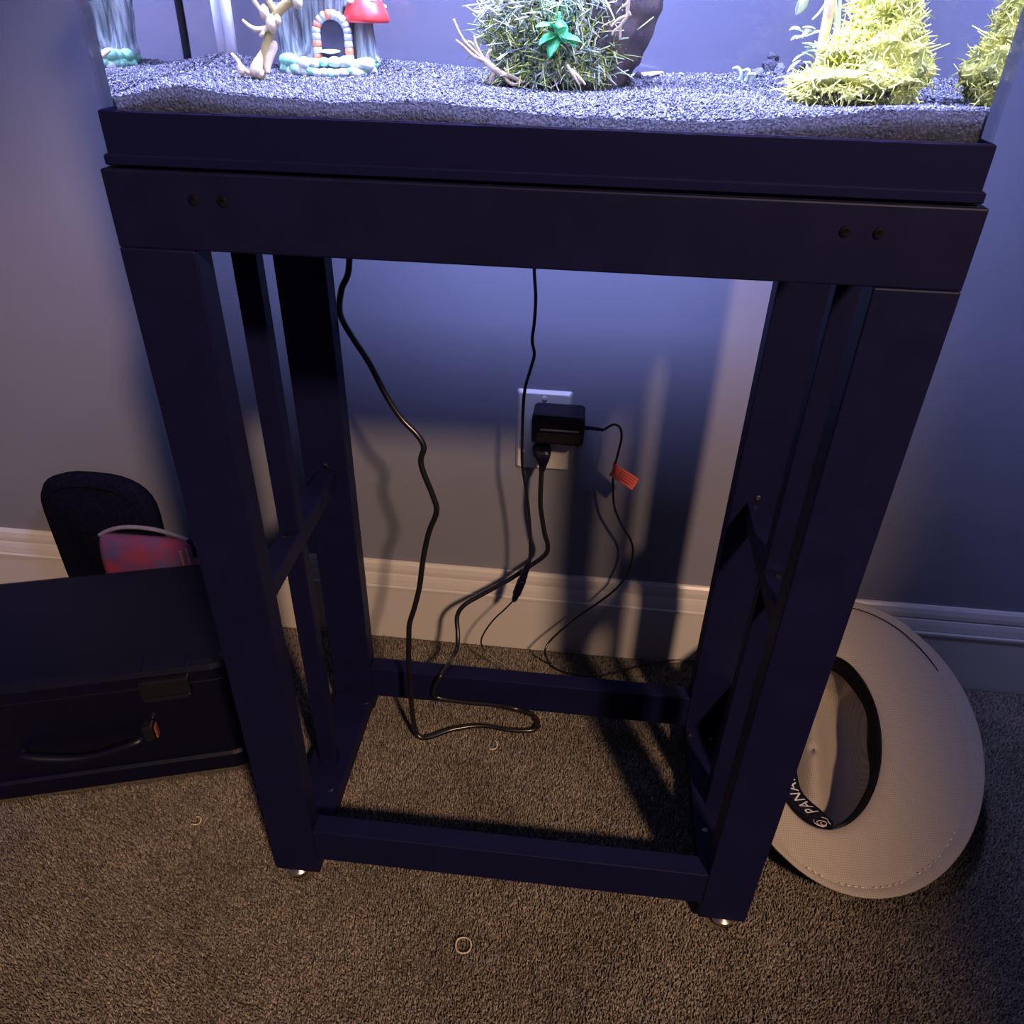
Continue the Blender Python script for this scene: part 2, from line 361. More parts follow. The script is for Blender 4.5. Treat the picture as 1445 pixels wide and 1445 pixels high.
# ================================================================== the stand
def make_stand():
    S = empty('aquarium_stand', (W / 2, D / 2, 0), 'black wooden aquarium stand with slatted open sides and metal glides', 'stand')
    H = 0.757; ZT = 0.7093; R1, R2 = 0.0369, 0.0875
    for x0 in (0, W - LEG):
        for y0 in (0, D - TH):
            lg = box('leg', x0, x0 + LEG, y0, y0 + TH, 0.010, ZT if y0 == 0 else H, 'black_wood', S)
            gl = lathe('glide', [(.0045, .006), (.0045, -.001), (.0115, -.0015), (.0125, -.004), (.0125, -.0075), (.010, -.0085)],
                       (x0 + LEG / 2 + (.003 if x0 else -.002), y0 + TH / 2 - .003, 0.0085), 'brass', lg)
            tag(gl, 'shiny metal levelling glide')
    for y0 in (0, D - TH):
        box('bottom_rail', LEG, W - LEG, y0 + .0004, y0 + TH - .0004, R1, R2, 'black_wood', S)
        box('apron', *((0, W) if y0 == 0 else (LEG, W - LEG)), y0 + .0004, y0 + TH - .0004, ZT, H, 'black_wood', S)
    for sx, x0 in ((0, 0), (1, W - LEG)):
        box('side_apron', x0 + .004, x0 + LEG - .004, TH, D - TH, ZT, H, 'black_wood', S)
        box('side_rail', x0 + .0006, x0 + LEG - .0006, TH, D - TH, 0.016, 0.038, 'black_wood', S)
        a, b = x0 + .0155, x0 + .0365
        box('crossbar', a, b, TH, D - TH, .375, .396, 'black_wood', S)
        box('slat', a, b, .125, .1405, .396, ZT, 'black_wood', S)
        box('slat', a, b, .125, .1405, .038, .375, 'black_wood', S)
        xc = x0 + .026
        # screws where slats, bars and legs meet
        ins = a - .0005 if sx else b + .0005; sg = -1 if sx else 1
        def screw(p, d):
            p = Vector(p); d = Vector(d).normalized()
            V, F = tube_data([p - d * .002, p + d * .0006, p + d * .0012], [.0036, .0036, .0022], 12)
            o = finish('screw', py_mesh('screw', V, F), 'screw', S, smooth=False)
        screw((xc - sg * .001, .118, .396), (0, 0, 1))
        screw((xc, D - TH, .402), (0, -1, 0))
        screw((x0 + (.012 if sx else .039), .09, .038), (0, 0, 1))
        screw((x0 + (.006 if sx else .045), .231, .038), (0, 0, 1))
        if sx: screw((x0 + .034, .229, .038), (0, 0, 1))
    for x in (.452, .471, W - .452, W - .471):
        V, F = tube_data([(x, .0035, .741), (x, -.0002, .741), (x, -.0008, .741)], [.0034, .0034, .002], 14)
        finish('screw_cap', py_mesh('screw_cap', V, F), 'dark_screw', S)
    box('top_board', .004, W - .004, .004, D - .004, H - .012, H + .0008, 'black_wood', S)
make_stand()

# ================================================================== outlet and cords
PX, PZ = 0.2593, 0.3739
def make_outlet():
    root = empty('wall_outlet', (PX, YW, PZ - .057), 'white two socket wall outlet plate above the baseboard', 'outlet')
    def rr(w, h, y): return [Vector((PX + x, y, PZ + z)) for x, z in round_rect(w, h, .003, 4)]
    V, F = loft([rr(.0700, .1143, YW), rr(.0700, .1143, YW - .0015), rr(.0640, .1080, YW - .0055), rr(.062, .106, YW - .006)])
    F = [f[::-1] for f in F]
    finish('cover_plate', py_mesh('cover_plate', V, F), 'plate', root)
    for z in (.0195, -.0195):
        pts = [Vector((PX + .017 * cos(a) , 0, PZ + z + max(-.0135, min(.0135, .017 * sin(a))))) for a in [2 * pi * k / 24 for k in range(24)]]
        V, F = loft([[p + Vector((0, YW - .005, 0)) for p in pts], [p + Vector((0, YW - .0078, 0)) for p in pts]])
        r = finish('receptacle', py_mesh('receptacle', V, [f[::-1] for f in F]), 'plate', root)
        for dx in (-.0063, .0063): box('slot', PX + dx - .001, PX + dx + .001, YW - .0082, YW - .0076, PZ + z + .001, PZ + z + .0085, 'slot', r, bev=0)
    V, F = tube_data([(PX, YW - .005, PZ + .048), (PX, YW - .0068, PZ + .048), (PX, YW - .0074, PZ + .048)], [.0034, .0034, .0022], 14)
    finish('screw', py_mesh('screw', V, F), 'plate', root)
make_outlet()

def make_adapter():
    c = at(787, 609, 'y', .372)
    root = empty('power_adapter', (c.x, YW - .0078, c.z - .024), 'black wall plug adapter in the outlet with thin cord and red tag', 'power adapter')
    def rr(w, h, y, r=.006): return [Vector((c.x + x, y, c.z + z)) for x, z in round_rect(w, h, r, 5)]
    yf = .372
    V, F = loft([rr(.060, .036, YW - .0085), rr(.0645, .0395, YW - .011), rr(.0655, .0405, yf + .006), rr(.0645, .0395, yf + .0018), rr(.060, .035, yf)])
    finish('body', py_mesh('body', V, [f[::-1] for f in F]), 'matte_plastic', root, smooth=False)
    XS = Matrix.Translation((c.x + .002, yf, c.z + .001)) @ Matrix.Rotation(radians(52), 4, 'X')
    box('glint_strip', -.024, .024, -.0012, .0012, -.0014, .0014, 'glint', root, bev=.0003, xf=XS)  # added pale ridge stands in for the highlight across the body
    box('label_panel', c.x - .026, c.x + .029, yf - .0006, yf + .001, c.z - .0155, c.z - .0025, 'gloss_plastic', root, bev=.0004)
    # strain relief: a ribbed sleeve
    e0 = c + Vector((.031, .012, .001)); ys = yf + .012
    pts = []; rad = []
    for k in range(13):
        pts.append(Vector((e0.x + k * .0021, ys, e0.z + .0006 * sin(k * .4)))); rad.append((.0031 if k % 2 else .0024) - k * .00007)
    V, F = tube_data(pts, rad, 12); finish('strain_relief', py_mesh('strain_relief', V, F), 'black_plastic', root, smooth=False)
    p = [pts[-1], at(866, 599, 'y', .378), at(875, 604, 'y', .374), at(877, 618, 'y', .372), at(872, 640, 'y', .372), at(867, 660, 'y', .373), at(865, 682, 'y', .376),
         at(867, 715, 'y', .380), at(878, 742, 'y', .382), at(890, 762, 'y', .38), at(893, 782, 'y', .378), at(886, 808, 'y', .374), at(870, 830, 'y', .372),
         at(845, 850, 'y', .370), at(815, 870, 'y', .366), at(791, 890, 'y', .362), at(775, 906, 'y', .356), at(769, 920, 'y', .348)]
    p += [at(775, 935, 'z', .011), at(790, 946, 'z', .006), at(818, 953, 'z', .006), at(850, 953, 'z', .006), at(880, 946, 'z', .006), at(910, 938, 'z', .006),
          at(945, 932, 'z', .006), at(978, 933, 'z', .006), at(1010, 938, 'z', .006), at(1060, 950, 'z', .006)]
    tube('cord', p, .00155, 'cable', root, 8, 6)
    # folded paper tag on the cord
    a = at(866, 664, 'y', .3745); b = at(897, 684, 'y', .362)
    ex = (b - a).normalized(); ey = Vector((.20, -.25, .85)); ez = Vector((-.15, -.80, .55)); ez = (ez - ex * ez.dot(ex)).normalized(); ey = ez.cross(ex)
    L, h, t = (b - a).length, .0165, .0005
    X = Matrix((ex, ey, ez)).transposed().to_4x4(); X.translation = a
    tg = box('warning_tag', -.002, L, -h / 2, h / 2, -t, t, 'tag', root, bev=.0002, xf=X)
    tag(tg, 'small red orange paper tag folded around the cord')
    J = Joined()
    for k, (s0, s1) in enumerate(((.008, L - .003), (.008, L - .004), (.008, L - .003), (.008, L - .006))):
        y = h / 2 - .0035 - k * .0031
        for sgn in (1, -1):
            q = [X @ Vector((x, yy, sgn * (t + .00012))) for x, yy in ((s0, y), (s1, y), (s1, y + .0011), (s0, y + .0011))]
            J.add(q, [(0, 1, 2, 3) if sgn > 0 else (3, 2, 1, 0)])
    J.build('print_lines', 'tag_print', tg, smooth=False)
    V, F = tube_data([at(867, 660, 'y', .373) + Vector((0, 0, .007)), at(867, 660, 'y', .373) + Vector((0, 0, -.006))], .0024, 10)
    finish('tag_loop', py_mesh('tag_loop', V, F), 'tag', tg)
make_adapter()

def make_power_cord():
    c = at(768, 640, 'y', .385)
    root = empty('appliance_cable', (.2, .24, 0), 'thick black power cord plugged in low and looping over the rear rail', 'cord')
    # right angle plug: a wide head that narrows downwards to the cord
    rings = []
    for u, v, w, d, y in ((764, 632, .0225, .020, .386), (765, 636, .0235, .021, .385), (765, 641, .0215, .019, .383), (766, 647, .0170, .015, .381), (766, 652, .0130, .012, .380),
                          (766, 657, .0095, .009, .379), (765, 663, .0080, .008, .378)):
        q = at(u, v, 'y', y); rings.append([Vector((q.x + x, q.y + yy, q.z)) for x, yy in round_rect(w, d, min(w, d) * .3, 3)])
    V, F = loft(rings); finish('plug', py_mesh('plug', V, [f[::-1] for f in F]), 'matte_plastic', root)
    q = at(764, 640, 'y', .386)
    box('plug_base', q.x - .010, q.x + .010, .390, YW - .0082, q.z - .008, q.z + .006, 'matte_plastic', root, bev=.002)
    y = 'y'
    P = [(765, 655, y, .378), (763, 690, y, .374), (763, 716, y, .373), (768, 750, y, .373), (773, 771, y, .373), (768, 784, y, .372), (746, 800, y, .370), (715, 820, y, .364),
         (680, 839, y, .355), (655, 854, y, .345), (645, 870, y, .337), (646, 893, y, .324), (645, 914, y, .308), (638, 927, y, .290), (633, 937, 'z', .0935), (628, 945, 'z', .0930), (621, 955, 'z', .0915), (615, 966, y, .2405), (613, 975, y, .2400),
         (617, 984, y, .2405), (650, 990, y, .240), (700, 995, y, .239), (735, 1002, y, .237), (752, 1009, 'z', .010), (759, 1020, 'z', .007), (752, 1030, 'z', .007), (720, 1030, 'z', .007),
         (680, 1024, 'z', .007), (640, 1029, 'z', .007), (610, 1039, 'z', .007), (595, 1041, 'z', .010), (586, 1030, y, .208), (581, 1000, y, .209), (577, 935, y, .213), (577, 900, y, .217),
         (578, 880, y, .220), (585, 857, y, .224), (592, 828, y, .228), (597, 790, y, .233), (605, 752, y, .237), (616, 722, y, .240), (611, 700, y, .243), (597, 665, y, .247), (594, 648, y, .250),
         (598, 631, y, .253), (589, 614, y, .256), (566, 590, y, .260), (545, 558, y, .264), (521, 512, y, .270), (500, 480, y, .274), (485, 455, y, .278), (479, 436, y, .281), (482, 408, y, .284), (493, 366, y, .288)]
    pts = []
    for u, v, ax, val in P:
        p = at(u, v, ax, val)
        pts.append(p)
    e = pts[-1]      # behind the tank and up to the light
    pts += [Vector((e.x, .292, .72)), Vector((e.x - .004, .294, .80)), Vector((e.x - .004, .294, .90)), Vector((e.x, .290, 1.03)), Vector((e.x + .005, .25, LED_Z + .012)), Vector((e.x + .01, .178, LED_Z + .012))]
    tube('cord', pts, .0033, 'cable', root, 10, 6)
make_power_cord()

def make_light_cord():
    root = empty('light_cord', (.24, .34, 0), 'thin black cord hanging down to a barrel connector and a thin lead', 'cord')
    y = 'y'
    up = [(757, 330, .345), (754, 378, .345), (756, 420, .345), (754, 455, .345), (751, 480, .345), (754, 500, .345), (749, 520, .345), (741, 548, .344), (738, 580, .343), (737, 620, .343), (737, 655, .343), (742, 690, .343),
          (746, 720, .343), (748, 750, .343), (748, 775, .343), (747, 798, .343)]
    pts = [at(u, v, y, d) for u, v, d in up]
    tube('cord', pts, .0019, 'cable', root, 8, 6)
    a = at(746, 795, y, .343); b = at(725, 848, y, .341)
    prof = [(0, .0028), (.08, .0042), (.28, .0046), (.30, .0052), (.42, .0052), (.44, .0060), (.80, .0058), (.84, .0046), (.95, .0040), (1, .0026)]
    V, F = tube_data([a.lerp(b, t) for t, _ in prof], [r for _, r in prof], 14)
    finish('barrel_connector', py_mesh('barrel_connector', V, F), 'matte_plastic', root)
    lo = [(725, 847, .341), (712, 860, .341), (697, 874, .342), (685, 890, .342), (679, 904, .340), (683, 917, .336), (698, 929, .331), (716, 943, .325)]
    pts = [at(u, v, y, d) for u, v, d in lo]
    e = pts[-1]; pts += [Vector((e.x + .008, e.y - .012, .012)), Vector((e.x + .03, e.y - .018, .005)), Vector((e.x + .07, e.y - .02, .005))]
    tube('lead', pts, .0012, 'cable', root, 8, 6)
make_light_cord()

# ================================================================== the tank
TX0, TX1, TY0, TY1, TZ0, TZ1 = 0.0065, 0.5213, 0.0030, 0.2665, 0.7578, 1.080
GX0, GX1, GY0, GY1 = 0.0085, 0.5193, 0.0050, 0.2645       # outside of the glass
GT = 0.0045
def frame_ring(name, x0, x1, y0, y1, z0, z1, t, parent):
    def ring(i, z): return [Vector(p) for p in ((x0 + i, y0 + i, z), (x1 - i, y0 + i, z), (x1 - i, y1 - i, z), (x0 + i, y1 - i, z))]
    R = [ring(.0008, z0), ring(0, z0 + .0008), ring(0, z1 - .0010), ring(.0010, z1), ring(t, z1), ring(t, z0)]
    V = [p for r in R for p in r]; F = []
    for i in range(len(R)):
        j = (i + 1) % len(R)
        for k in range(4):
            k2 = (k + 1) % 4; F.append((i * 4 + k, i * 4 + k2, j * 4 + k2, j * 4 + k))
    return finish(name, py_mesh(name, V, F), 'black_plastic', parent)
def make_tank():
    T = empty('aquarium_tank', (W / 2, D / 2, TZ0), 'glass aquarium with black plastic bottom frame on the stand', 'aquarium')
    frame_ring('bottom_frame', TX0, TX1, TY0, TY1, TZ0 + .0012, 0.7897, .0021, T)
    frame_ring('frame_foot', TX0 - .002, TX1 + .002, TY0 - .002, TY1 + .002, TZ0 + .0012, 0.7655, .004, T)
    frame_ring('top_frame', TX0, TX1, TY0, TY1, TZ1 - .022, TZ1, .012, T)
    zb, zt = .7625, TZ1 - .002
    def pane(name, *a):
        return box(name, *a, 'glass', T, bev=0)
    pane('front_pane', GX0, GX1, GY0, GY0 + GT, zb, zt)
    pane('back_pane', GX0, GX1, GY1 - GT, GY1, zb, zt)
    pane('side_pane', GX0, GX0 + GT, GY0 + GT, GY1 - GT, zb, zt)
    pane('side_pane', GX1 - GT, GX1, GY0 + GT, GY1 - GT, zb, zt)
    box('base_pane', GX0, GX1, GY0, GY1, zb - .0035, zb - .0002, 'black_plastic', T, bev=0)
    for x in (GX0 + GT + .0035, GX1 - GT - .0035):
        for yy, s in ((GY1 - GT - .0035, 1),):
            tube('silicone_seam', [(x, yy, .80), (x, yy, .94), (x, yy, zt)], .0046, 'silicone', T, 8, 2)
make_tank()
IX0, IX1, IY0, IY1 = GX0 + GT, GX1 - GT, GY0 + GT, GY1 - GT
def make_water():
    x0, x1, y0, y1, z0, z1 = IX0 + .0002, IX1 - .0002, IY0 + .001, IY1 - .0002, .7635, 1.045
    V = [(x0, y0, z0), (x1, y0, z0), (x1, y1, z0), (x0, y1, z0), (x0, y0, z1), (x1, y0, z1), (x1, y1, z1), (x0, y1, z1)]
    F = [(0, 1, 5, 4), (1, 2, 6, 5), (2, 3, 7, 6), (3, 0, 4, 7), (4, 5, 6, 7)]
    F = [F[0], F[1], F[3], F[4]]      # the back lies against the pane, the bottom in the gravel
    me = py_mesh('water', V, F); o = finish('water', me, ['water_front', 'water_clear', 'water_side'])
    for i, p in enumerate(me.polygons): p.material_index = (0, 2, 2, 1)[i]
    tag(o, 'clear blue lit water filling the aquarium', 'water', kind='stuff')
make_water()

BACK = [(.010, .8080), (.056, .7990), (.1345, .8054), (.200, .8015), (.33, .8015), (.382, .8026), (.45, .806), (.52, .803)]
FRONT = [(.010, .7955), (.024, .7967), (.045, .8015), (.062, .8027), (.085, .7994), (.149, .7970), (.204, .7995), (.245, .7965), (.286, .7942), (.366, .7944), (.416, .7987), (.466, .8039), (.52, .805)]
def bed_z(x, y):
    f = np.interp(x, *zip(*FRONT)); b = np.interp(x, *zip(*BACK)); t = np.clip((y - .012) / .243, 0, 1)
    mid = .7985 + .0012 * np.sin(np.asarray(x) * 40)
    q = np.clip(t * 3.5, 0, 1); q = q * q * (3 - 2 * q)
    a = f * (1 - q) + mid * q
    r = np.clip((t - .62) / .38, 0, 1); r = r * r * (3 - 2 * r)
    return a * (1 - r) + b * r
def make_gravel():
    x0, x1, y0, y1 = IX0 + .001, IX1 - .001, Y_WATER + .0016, IY1 - .001
    nx, ny = 260, 130
    gx, gy = np.meshgrid(np.linspace(x0, x1, nx), np.linspace(y0, y1, ny))
    gz = bed_z(gx, gy) + RNG.normal(0, .0003, gx.shape)
    V = [tuple(p) for p in np.stack([gx, gy, gz], -1).reshape(-1, 3)]
    F = [(j * nx + i, j * nx + i + 1, (j + 1) * nx + i + 1, (j + 1) * nx + i) for j in range(ny - 1) for i in range(nx - 1)]
    rim = [i for i in range(nx)] + [j * nx + nx - 1 for j in range(1, ny)] + [(ny - 1) * nx + i for i in range(nx - 2, -1, -1)] + [j * nx for j in range(ny - 2, 0, -1)]
    o = len(V); V += [(V[i][0], V[i][1], .764) for i in rim]; m = len(rim)
    F += [(o + k, o + (k + 1) % m, rim[(k + 1) % m], rim[k]) for k in range(m)] + [tuple(o + k for k in range(m - 1, -1, -1))]
    root = finish('gravel_bed', py_mesh('gravel_bed', V, F), 'gravel_bed'); tag(root, 'black aquarium gravel heaped unevenly over the tank floor', 'gravel', kind='stuff')
    # loose grains on the surface and against the front pane
    n1, n2 = 36000, 5200
    cx = RNG.uniform(x0 + .001, x1 - .001, n1); cy = RNG.uniform(y0 + .0008, y1 - .001, n1); cz = bed_z(cx, cy) + RNG.uniform(-.0002, .0009, n1)
    fx = RNG.uniform(x0 + .001, x1 - .001, n2); fy = np.full(n2, y0 + .0003); fz = RNG.uniform(.787, 1, n2) * 0 + .787 + RNG.uniform(0, 1, n2) * (bed_z(fx, fy) - .787)
    c = np.stack([np.r_[cx, fx], np.r_[cy, fy], np.r_[cz, fz]], -1); n = len(c)
    oct_ = np.array([[1, 0, 0], [-1, 0, 0], [0, 1, 0], [0, -1, 0], [0, 0, 1], [0, 0, -1]], float)
    t = np.array([[0, 2, 4], [2, 1, 4], [1, 3, 4], [3, 0, 4], [2, 0, 5], [1, 2, 5], [3, 1, 5], [0, 3, 5]])
    q = RNG.normal(size=(n, 4)); q /= np.linalg.norm(q, axis=1, keepdims=True); w, x, y, z = q.T
    R = np.stack([np.stack([1 - 2 * (y * y + z * z), 2 * (x * y - z * w), 2 * (x * z + y * w)], -1), np.stack([2 * (x * y + z * w), 1 - 2 * (x * x + z * z), 2 * (y * z - x * w)], -1),
                  np.stack([2 * (x * z - y * w), 2 * (y * z + x * w), 1 - 2 * (x * x + y * y)], -1)], 1)
    s = RNG.uniform(.0007, .0014, (n, 1, 3)) * np.r_[np.ones(n1), np.full(n2, .8)][:, None, None]
    P = np.einsum('nij,nkj->nki', R, oct_[None] * s * RNG.uniform(.75, 1.2, (n, 6, 1)))
    P[n1:, :, 1] = np.abs(P[n1:, :, 1]) * .5 - .0002
    A = P + c[:, None]
    g = np.clip(RNG.lognormal(-.25, .85, n), .15, 6); tint = np.ones((n, 6, 4), np.float32); tint[:, :, :3] = g[:, None, None]
    me = numpy_mesh('gravel_grains', A.reshape(-1, 3), (t[None] + (np.arange(n) * 6)[:, None, None]).reshape(-1, 3), tint.reshape(-1, 4))
    tag(finish('gravel_grains', me, 'gravel', root), kind='stuff')
make_gravel()

def make_led():
    root = empty('aquarium_light', (.264, .13, TZ1), 'black LED light bar lying across the top of the aquarium', 'light')
    box('housing', .02, .498, .08, .18, LED_Z + .002, LED_Z + .022, 'black_plastic', root, bev=.004)
    for x0 in (-.0005 + TX0, .478): 
        box('bracket', x0, x0 + .05, .10, .16, TZ1, TZ1 + .004, 'black_plastic', root, bev=.001)
        x = x0 + (.035 if x0 < .2 else .012); box('bracket_arm', x, x + .006, .10, .16, TZ1 + .003, LED_Z + .006, 'black_plastic', root, bev=.001)
make_led()

# ---- things in the tank
def noise3(p, s=1.0):
    x, y, z = p[0] * s, p[1] * s, p[2] * s
    return (sin(x * 1.7 + 1.3 * sin(y * 1.1)) + sin(y * 2.3 + 1.7 * sin(z * .9)) + sin(z * 1.9 + 1.1 * sin(x * 1.5))) / 3

def make_house():
    Y = .205
    def q(u, v, y=Y): return atw(u, v, 'y', y)
    base_c = q(466, 84); zb = base_c.z
    root = empty('mushroom_house_ornament', (base_c.x, Y, zb - .006), 'toadstool house ornament with arched doorway and red cap on gravel', 'ornament')
    # pebble base
    l, r = q(399, 85), q(530, 85); cx = (l.x + r.x) / 2; hw = (r.x - l.x) / 2
    J = []
    for k in range(26):
        a = 2 * pi * k / 26 + random.uniform(-.08, .08); rr = random.uniform(.9, 1.02)
        px, py = cx + hw * rr * cos(a), Y + .002 + .030 * rr * sin(a); s = random.uniform(.0042, .0062)
        prof = [(.15 * s, -s * .7), (.8 * s, -s * .45), (s, 0), (.75 * s, s * .5), (.25 * s, s * .72)]
        px = min(max(px, cx - hw + s * .6), cx + hw - s * .6)
        o = lathe('base_stone', prof, (px, py, zb - .001 + random.uniform(-.001, .0012)), M['stone_green'] if (px < cx - hw * .45 or k % 5 == 0) else M['stone_white'], root, 10, wob=.12, freq=3, ph=k)
    for k in range(22):
        a = pi + pi * (k + .5) / 22; s = random.uniform(.0036, .0058); px = cx + (hw - .003) * cos(a); py = Y + .002 + .031 * sin(a)
        lathe('base_stone', [(.2 * s, -s * .8), (.85 * s, -s * .4), (s, 0), (.8 * s, s * .5), (.3 * s, s * .75)], (px, py, zb - .0060 + random.uniform(-.0012, .0012)),
              M['stone_green'] if (k % 3 == 0 or k < 5) else M['stone_white'], root, 10, wob=.18, freq=3, ph=k)
    V, F = loft([[Vector((cx + x, Y + y, z)) for x, y in round_rect(hw * 2 - .010, .046, .022, 6)] for z in (zb - .008, zb + .0005, zb + .001)])
    finish('base', py_mesh('base', V, F), 'stone_white', root)
    # trunks with vertical bark ridges
    def trunk(name, cpx, w0, w1, ztop, y, lean, mat_='bark'):
        c0 = q(*cpx, y); V = []; F = []; sides = 36; lv = 14
        for i in range(lv):
            t = i / (lv - 1); z = zb + (ztop - zb) * t; rr = (w0 + (w1 - w0) * t) * (1 + .18 * max(0, .15 - t) / .15)
            for k in range(sides):
                a = 2 * pi * k / sides; rg = 1 + .075 * sin(11 * a + 2 * sin(3 * t)) * (.6 + .4 * sin(5 * a)) + .03 * sin(23 * a + 9 * t)
                V.append(Vector((c0.x + lean * t * (ztop - zb) + rr * rg * cos(a), y + rr * .8 * rg * sin(a), z)))
        for i in range(lv - 1):
            for k in range(sides):
                k2 = (k + 1) % sides; F.append((i * sides + k, i * sides + k2, (i + 1) * sides + k2, (i + 1) * sides + k))
        F.append(tuple((lv - 1) * sides + k for k in range(sides)))
        return finish(name, py_mesh(name, V, F), mat_, root, smooth=True)
    door = q(473, 84)
    trunk('trunk', (462, 80), .0200, .0165, .872, Y + .012, .03)
    trunk('side_stump', (418, 74), .0105, .0080, .842, Y + .006, -.18)
    trunk('mushroom_stem', (517, 78), .0085, .0068, .842, Y + .002, -.05)
    def cap(c, r, h, n=28):
        prof = [(r * .35, 0), (r * .97, -.0008), (r, .0018), (r * .93, h * .28), (r * .74, h * .62), (r * .45, h * .88), (r * .15, h)]
        o = lathe('cap', prof, c, 'cap_red', root, n)
        tag(o, 'red toadstool cap')
        for k in range(7):
            a = k * 2.4 + .6; f = .35 + .5 * ((k * .37) % 1); rr = r * (1 - .55 * f * f); rr = r * (.45 + .5 * (1 - f)); hh = h * (.9 - .75 * ((rr / r - .3) / .7) ** 1.3 if rr / r > .3 else .9)
            lathe('cap_spot', [(.0015, -.0015), (.0042 * r / .02, 0), (.0035 * r / .02, .0012), (.001, .0018)], (c[0] + rr * cos(a), c[1] + rr * sin(a), c[2] + hh), 'cap_white', o, 12)
    s = q(517, 25, Y + .002); cap((s.x, Y + .002, s.z - .002), .0165, .019)
    cap((q(462, 80).x + .003, Y + .012, .870), .034, .030, 36)
    # doorway: dark recess and an arch of alternating stones
    yd = Y - .0085; zd0 = q(473, 86, yd).z; L_ = q(450, 86, yd).x; R_ = q(494, 86, yd).x; xc = (L_ + R_) / 2; ro = (R_ - L_) / 2; zt = q(470, 20, yd).z
    zs = zt - ro
    V = []; ring = [(xc + (ro * .88) * cos(a), zs + (ro * .88) * sin(a)) for a in [pi * k / 14 for k in range(15)]]
    ring += [(xc - ro * .88, zd0), (xc + ro * .88, zd0)]
    V, F = loft([[Vector((x, yd + .010, z)) for x, z in ring], [Vector((x, yd + .001, z)) for x, z in ring]])
    finish('doorway', py_mesh('doorway', V, F), 'hole', root)
    path = [(xc - ro, zd0 + (zs - zd0) * t) for t in (0, .25, .5, .75)] + [(xc + ro * cos(a), zs + ro * sin(a)) for a in [pi - pi * k / 10 for k in range(11)]] + [(xc + ro, zd0 + (zs - zd0) * t) for t in (.75, .5, .25, 0)]
    segs = [path[i:i + 2] for i in range(0, len(path) - 1)]
    for i, (a, b) in enumerate(segs):
        A = Vector((a[0], yd, a[1])); B = Vector((b[0], yd, b[1])); g = (B - A) * .06
        V, F = tube_data([A - g * .2, A + g, A.lerp(B, .5), B - g, B + g * .2], [.0022, .0030, .0032, .0030, .0022], 8)
        finish('arch_stone', py_mesh('arch_stone', V, F), 'stone_orange' if i in (0, 2, 5, 8, 16) else 'stone_grey', root, smooth=True)
    p = q(466, 73, yd - .002)
    lathe('doorstep', [(.002, -.0012), (.0062, -.0004), (.0070, .0006), (.0040, .0014), (.001, .0016)], p, 'stone_white', root, 14, wob=.15, freq=4)
make_house()

def make_branch():
    Y = .125
    def q(u, v, dy=0): return atw(u, v, 'y', Y + dy)
    b = q(366, 106)
    root = empty('twig_branch', (b.x, b.y, .797), 'forked olive brown twig standing in the gravel beside the ornament', 'twig')
    main = tube('stem', [q(364, 112), q(367, 100), q(372, 84), q(376, 66), q(380, 50), q(385, 36), q(391, 20), q(401, 8), q(418, -4), q(440, -22)],
         [.0050, .0042, .0034, .0031, .0030, .0032, .0031, .0030, .0028, .0025], 'wood_olive', root, 10, 5)
    def tw(pts, r, m='wood_pale'): tube('twig', pts, r, m, root, 8, 5)
    tw([q(385, 40), q(376, 28), q(368, 14), q(356, -2), q(342, -20)], [.0018, .0016, .0015, .0016, .0016])
    tw([q(382, 37), q(373, 41, -.004), q(362, 42, -.006), q(352, 37, -.006), q(342, 28, -.006)], [.0018, .0020, .0018, .0013, .0008])
    tw([q(372, 43, -.005), q(370, 48, -.006), q(366, 50, -.006)], [.0013, .0014, .0009])
    tw([q(391, 22), q(385, 10), q(376, -4), q(368, -20)], [.0022, .0020, .0018, .0016], 'wood_olive')
    tw([q(367, 103, -.003), q(352, 103, -.006), q(342, 95, -.004), q(336, 86, 0), q(327, 76, .004)], [.0018, .0018, .0014, .0014, .0010])
    tw([q(368, 105, -.004), q(362, 98, -.006), q(366, 84, -.003), q(370, 70)], [.0040, .0046, .0030, .0008])
    tw([q(378, 104, -.004), q(378, 90, -.002), q(386, 66, 0), q(388, 58, 0)], [.0014, .0026, .0030, .0010])
    for u, v, r in ((373, 18, .0034), (383, 34, .0040), (392, 29, .0026), (420, 3, .0034), (341, 99, .0030)):
        p = q(u, v, -.005 if v == 99 else -.003); lathe('bud', [(r * .2, -r * 1.3), (r * .8, -r * .7), (r, 0), (r * .8, r * .8), (r * .2, r * 1.4)], p, 'wood_pale', root, 10)
make_branch()

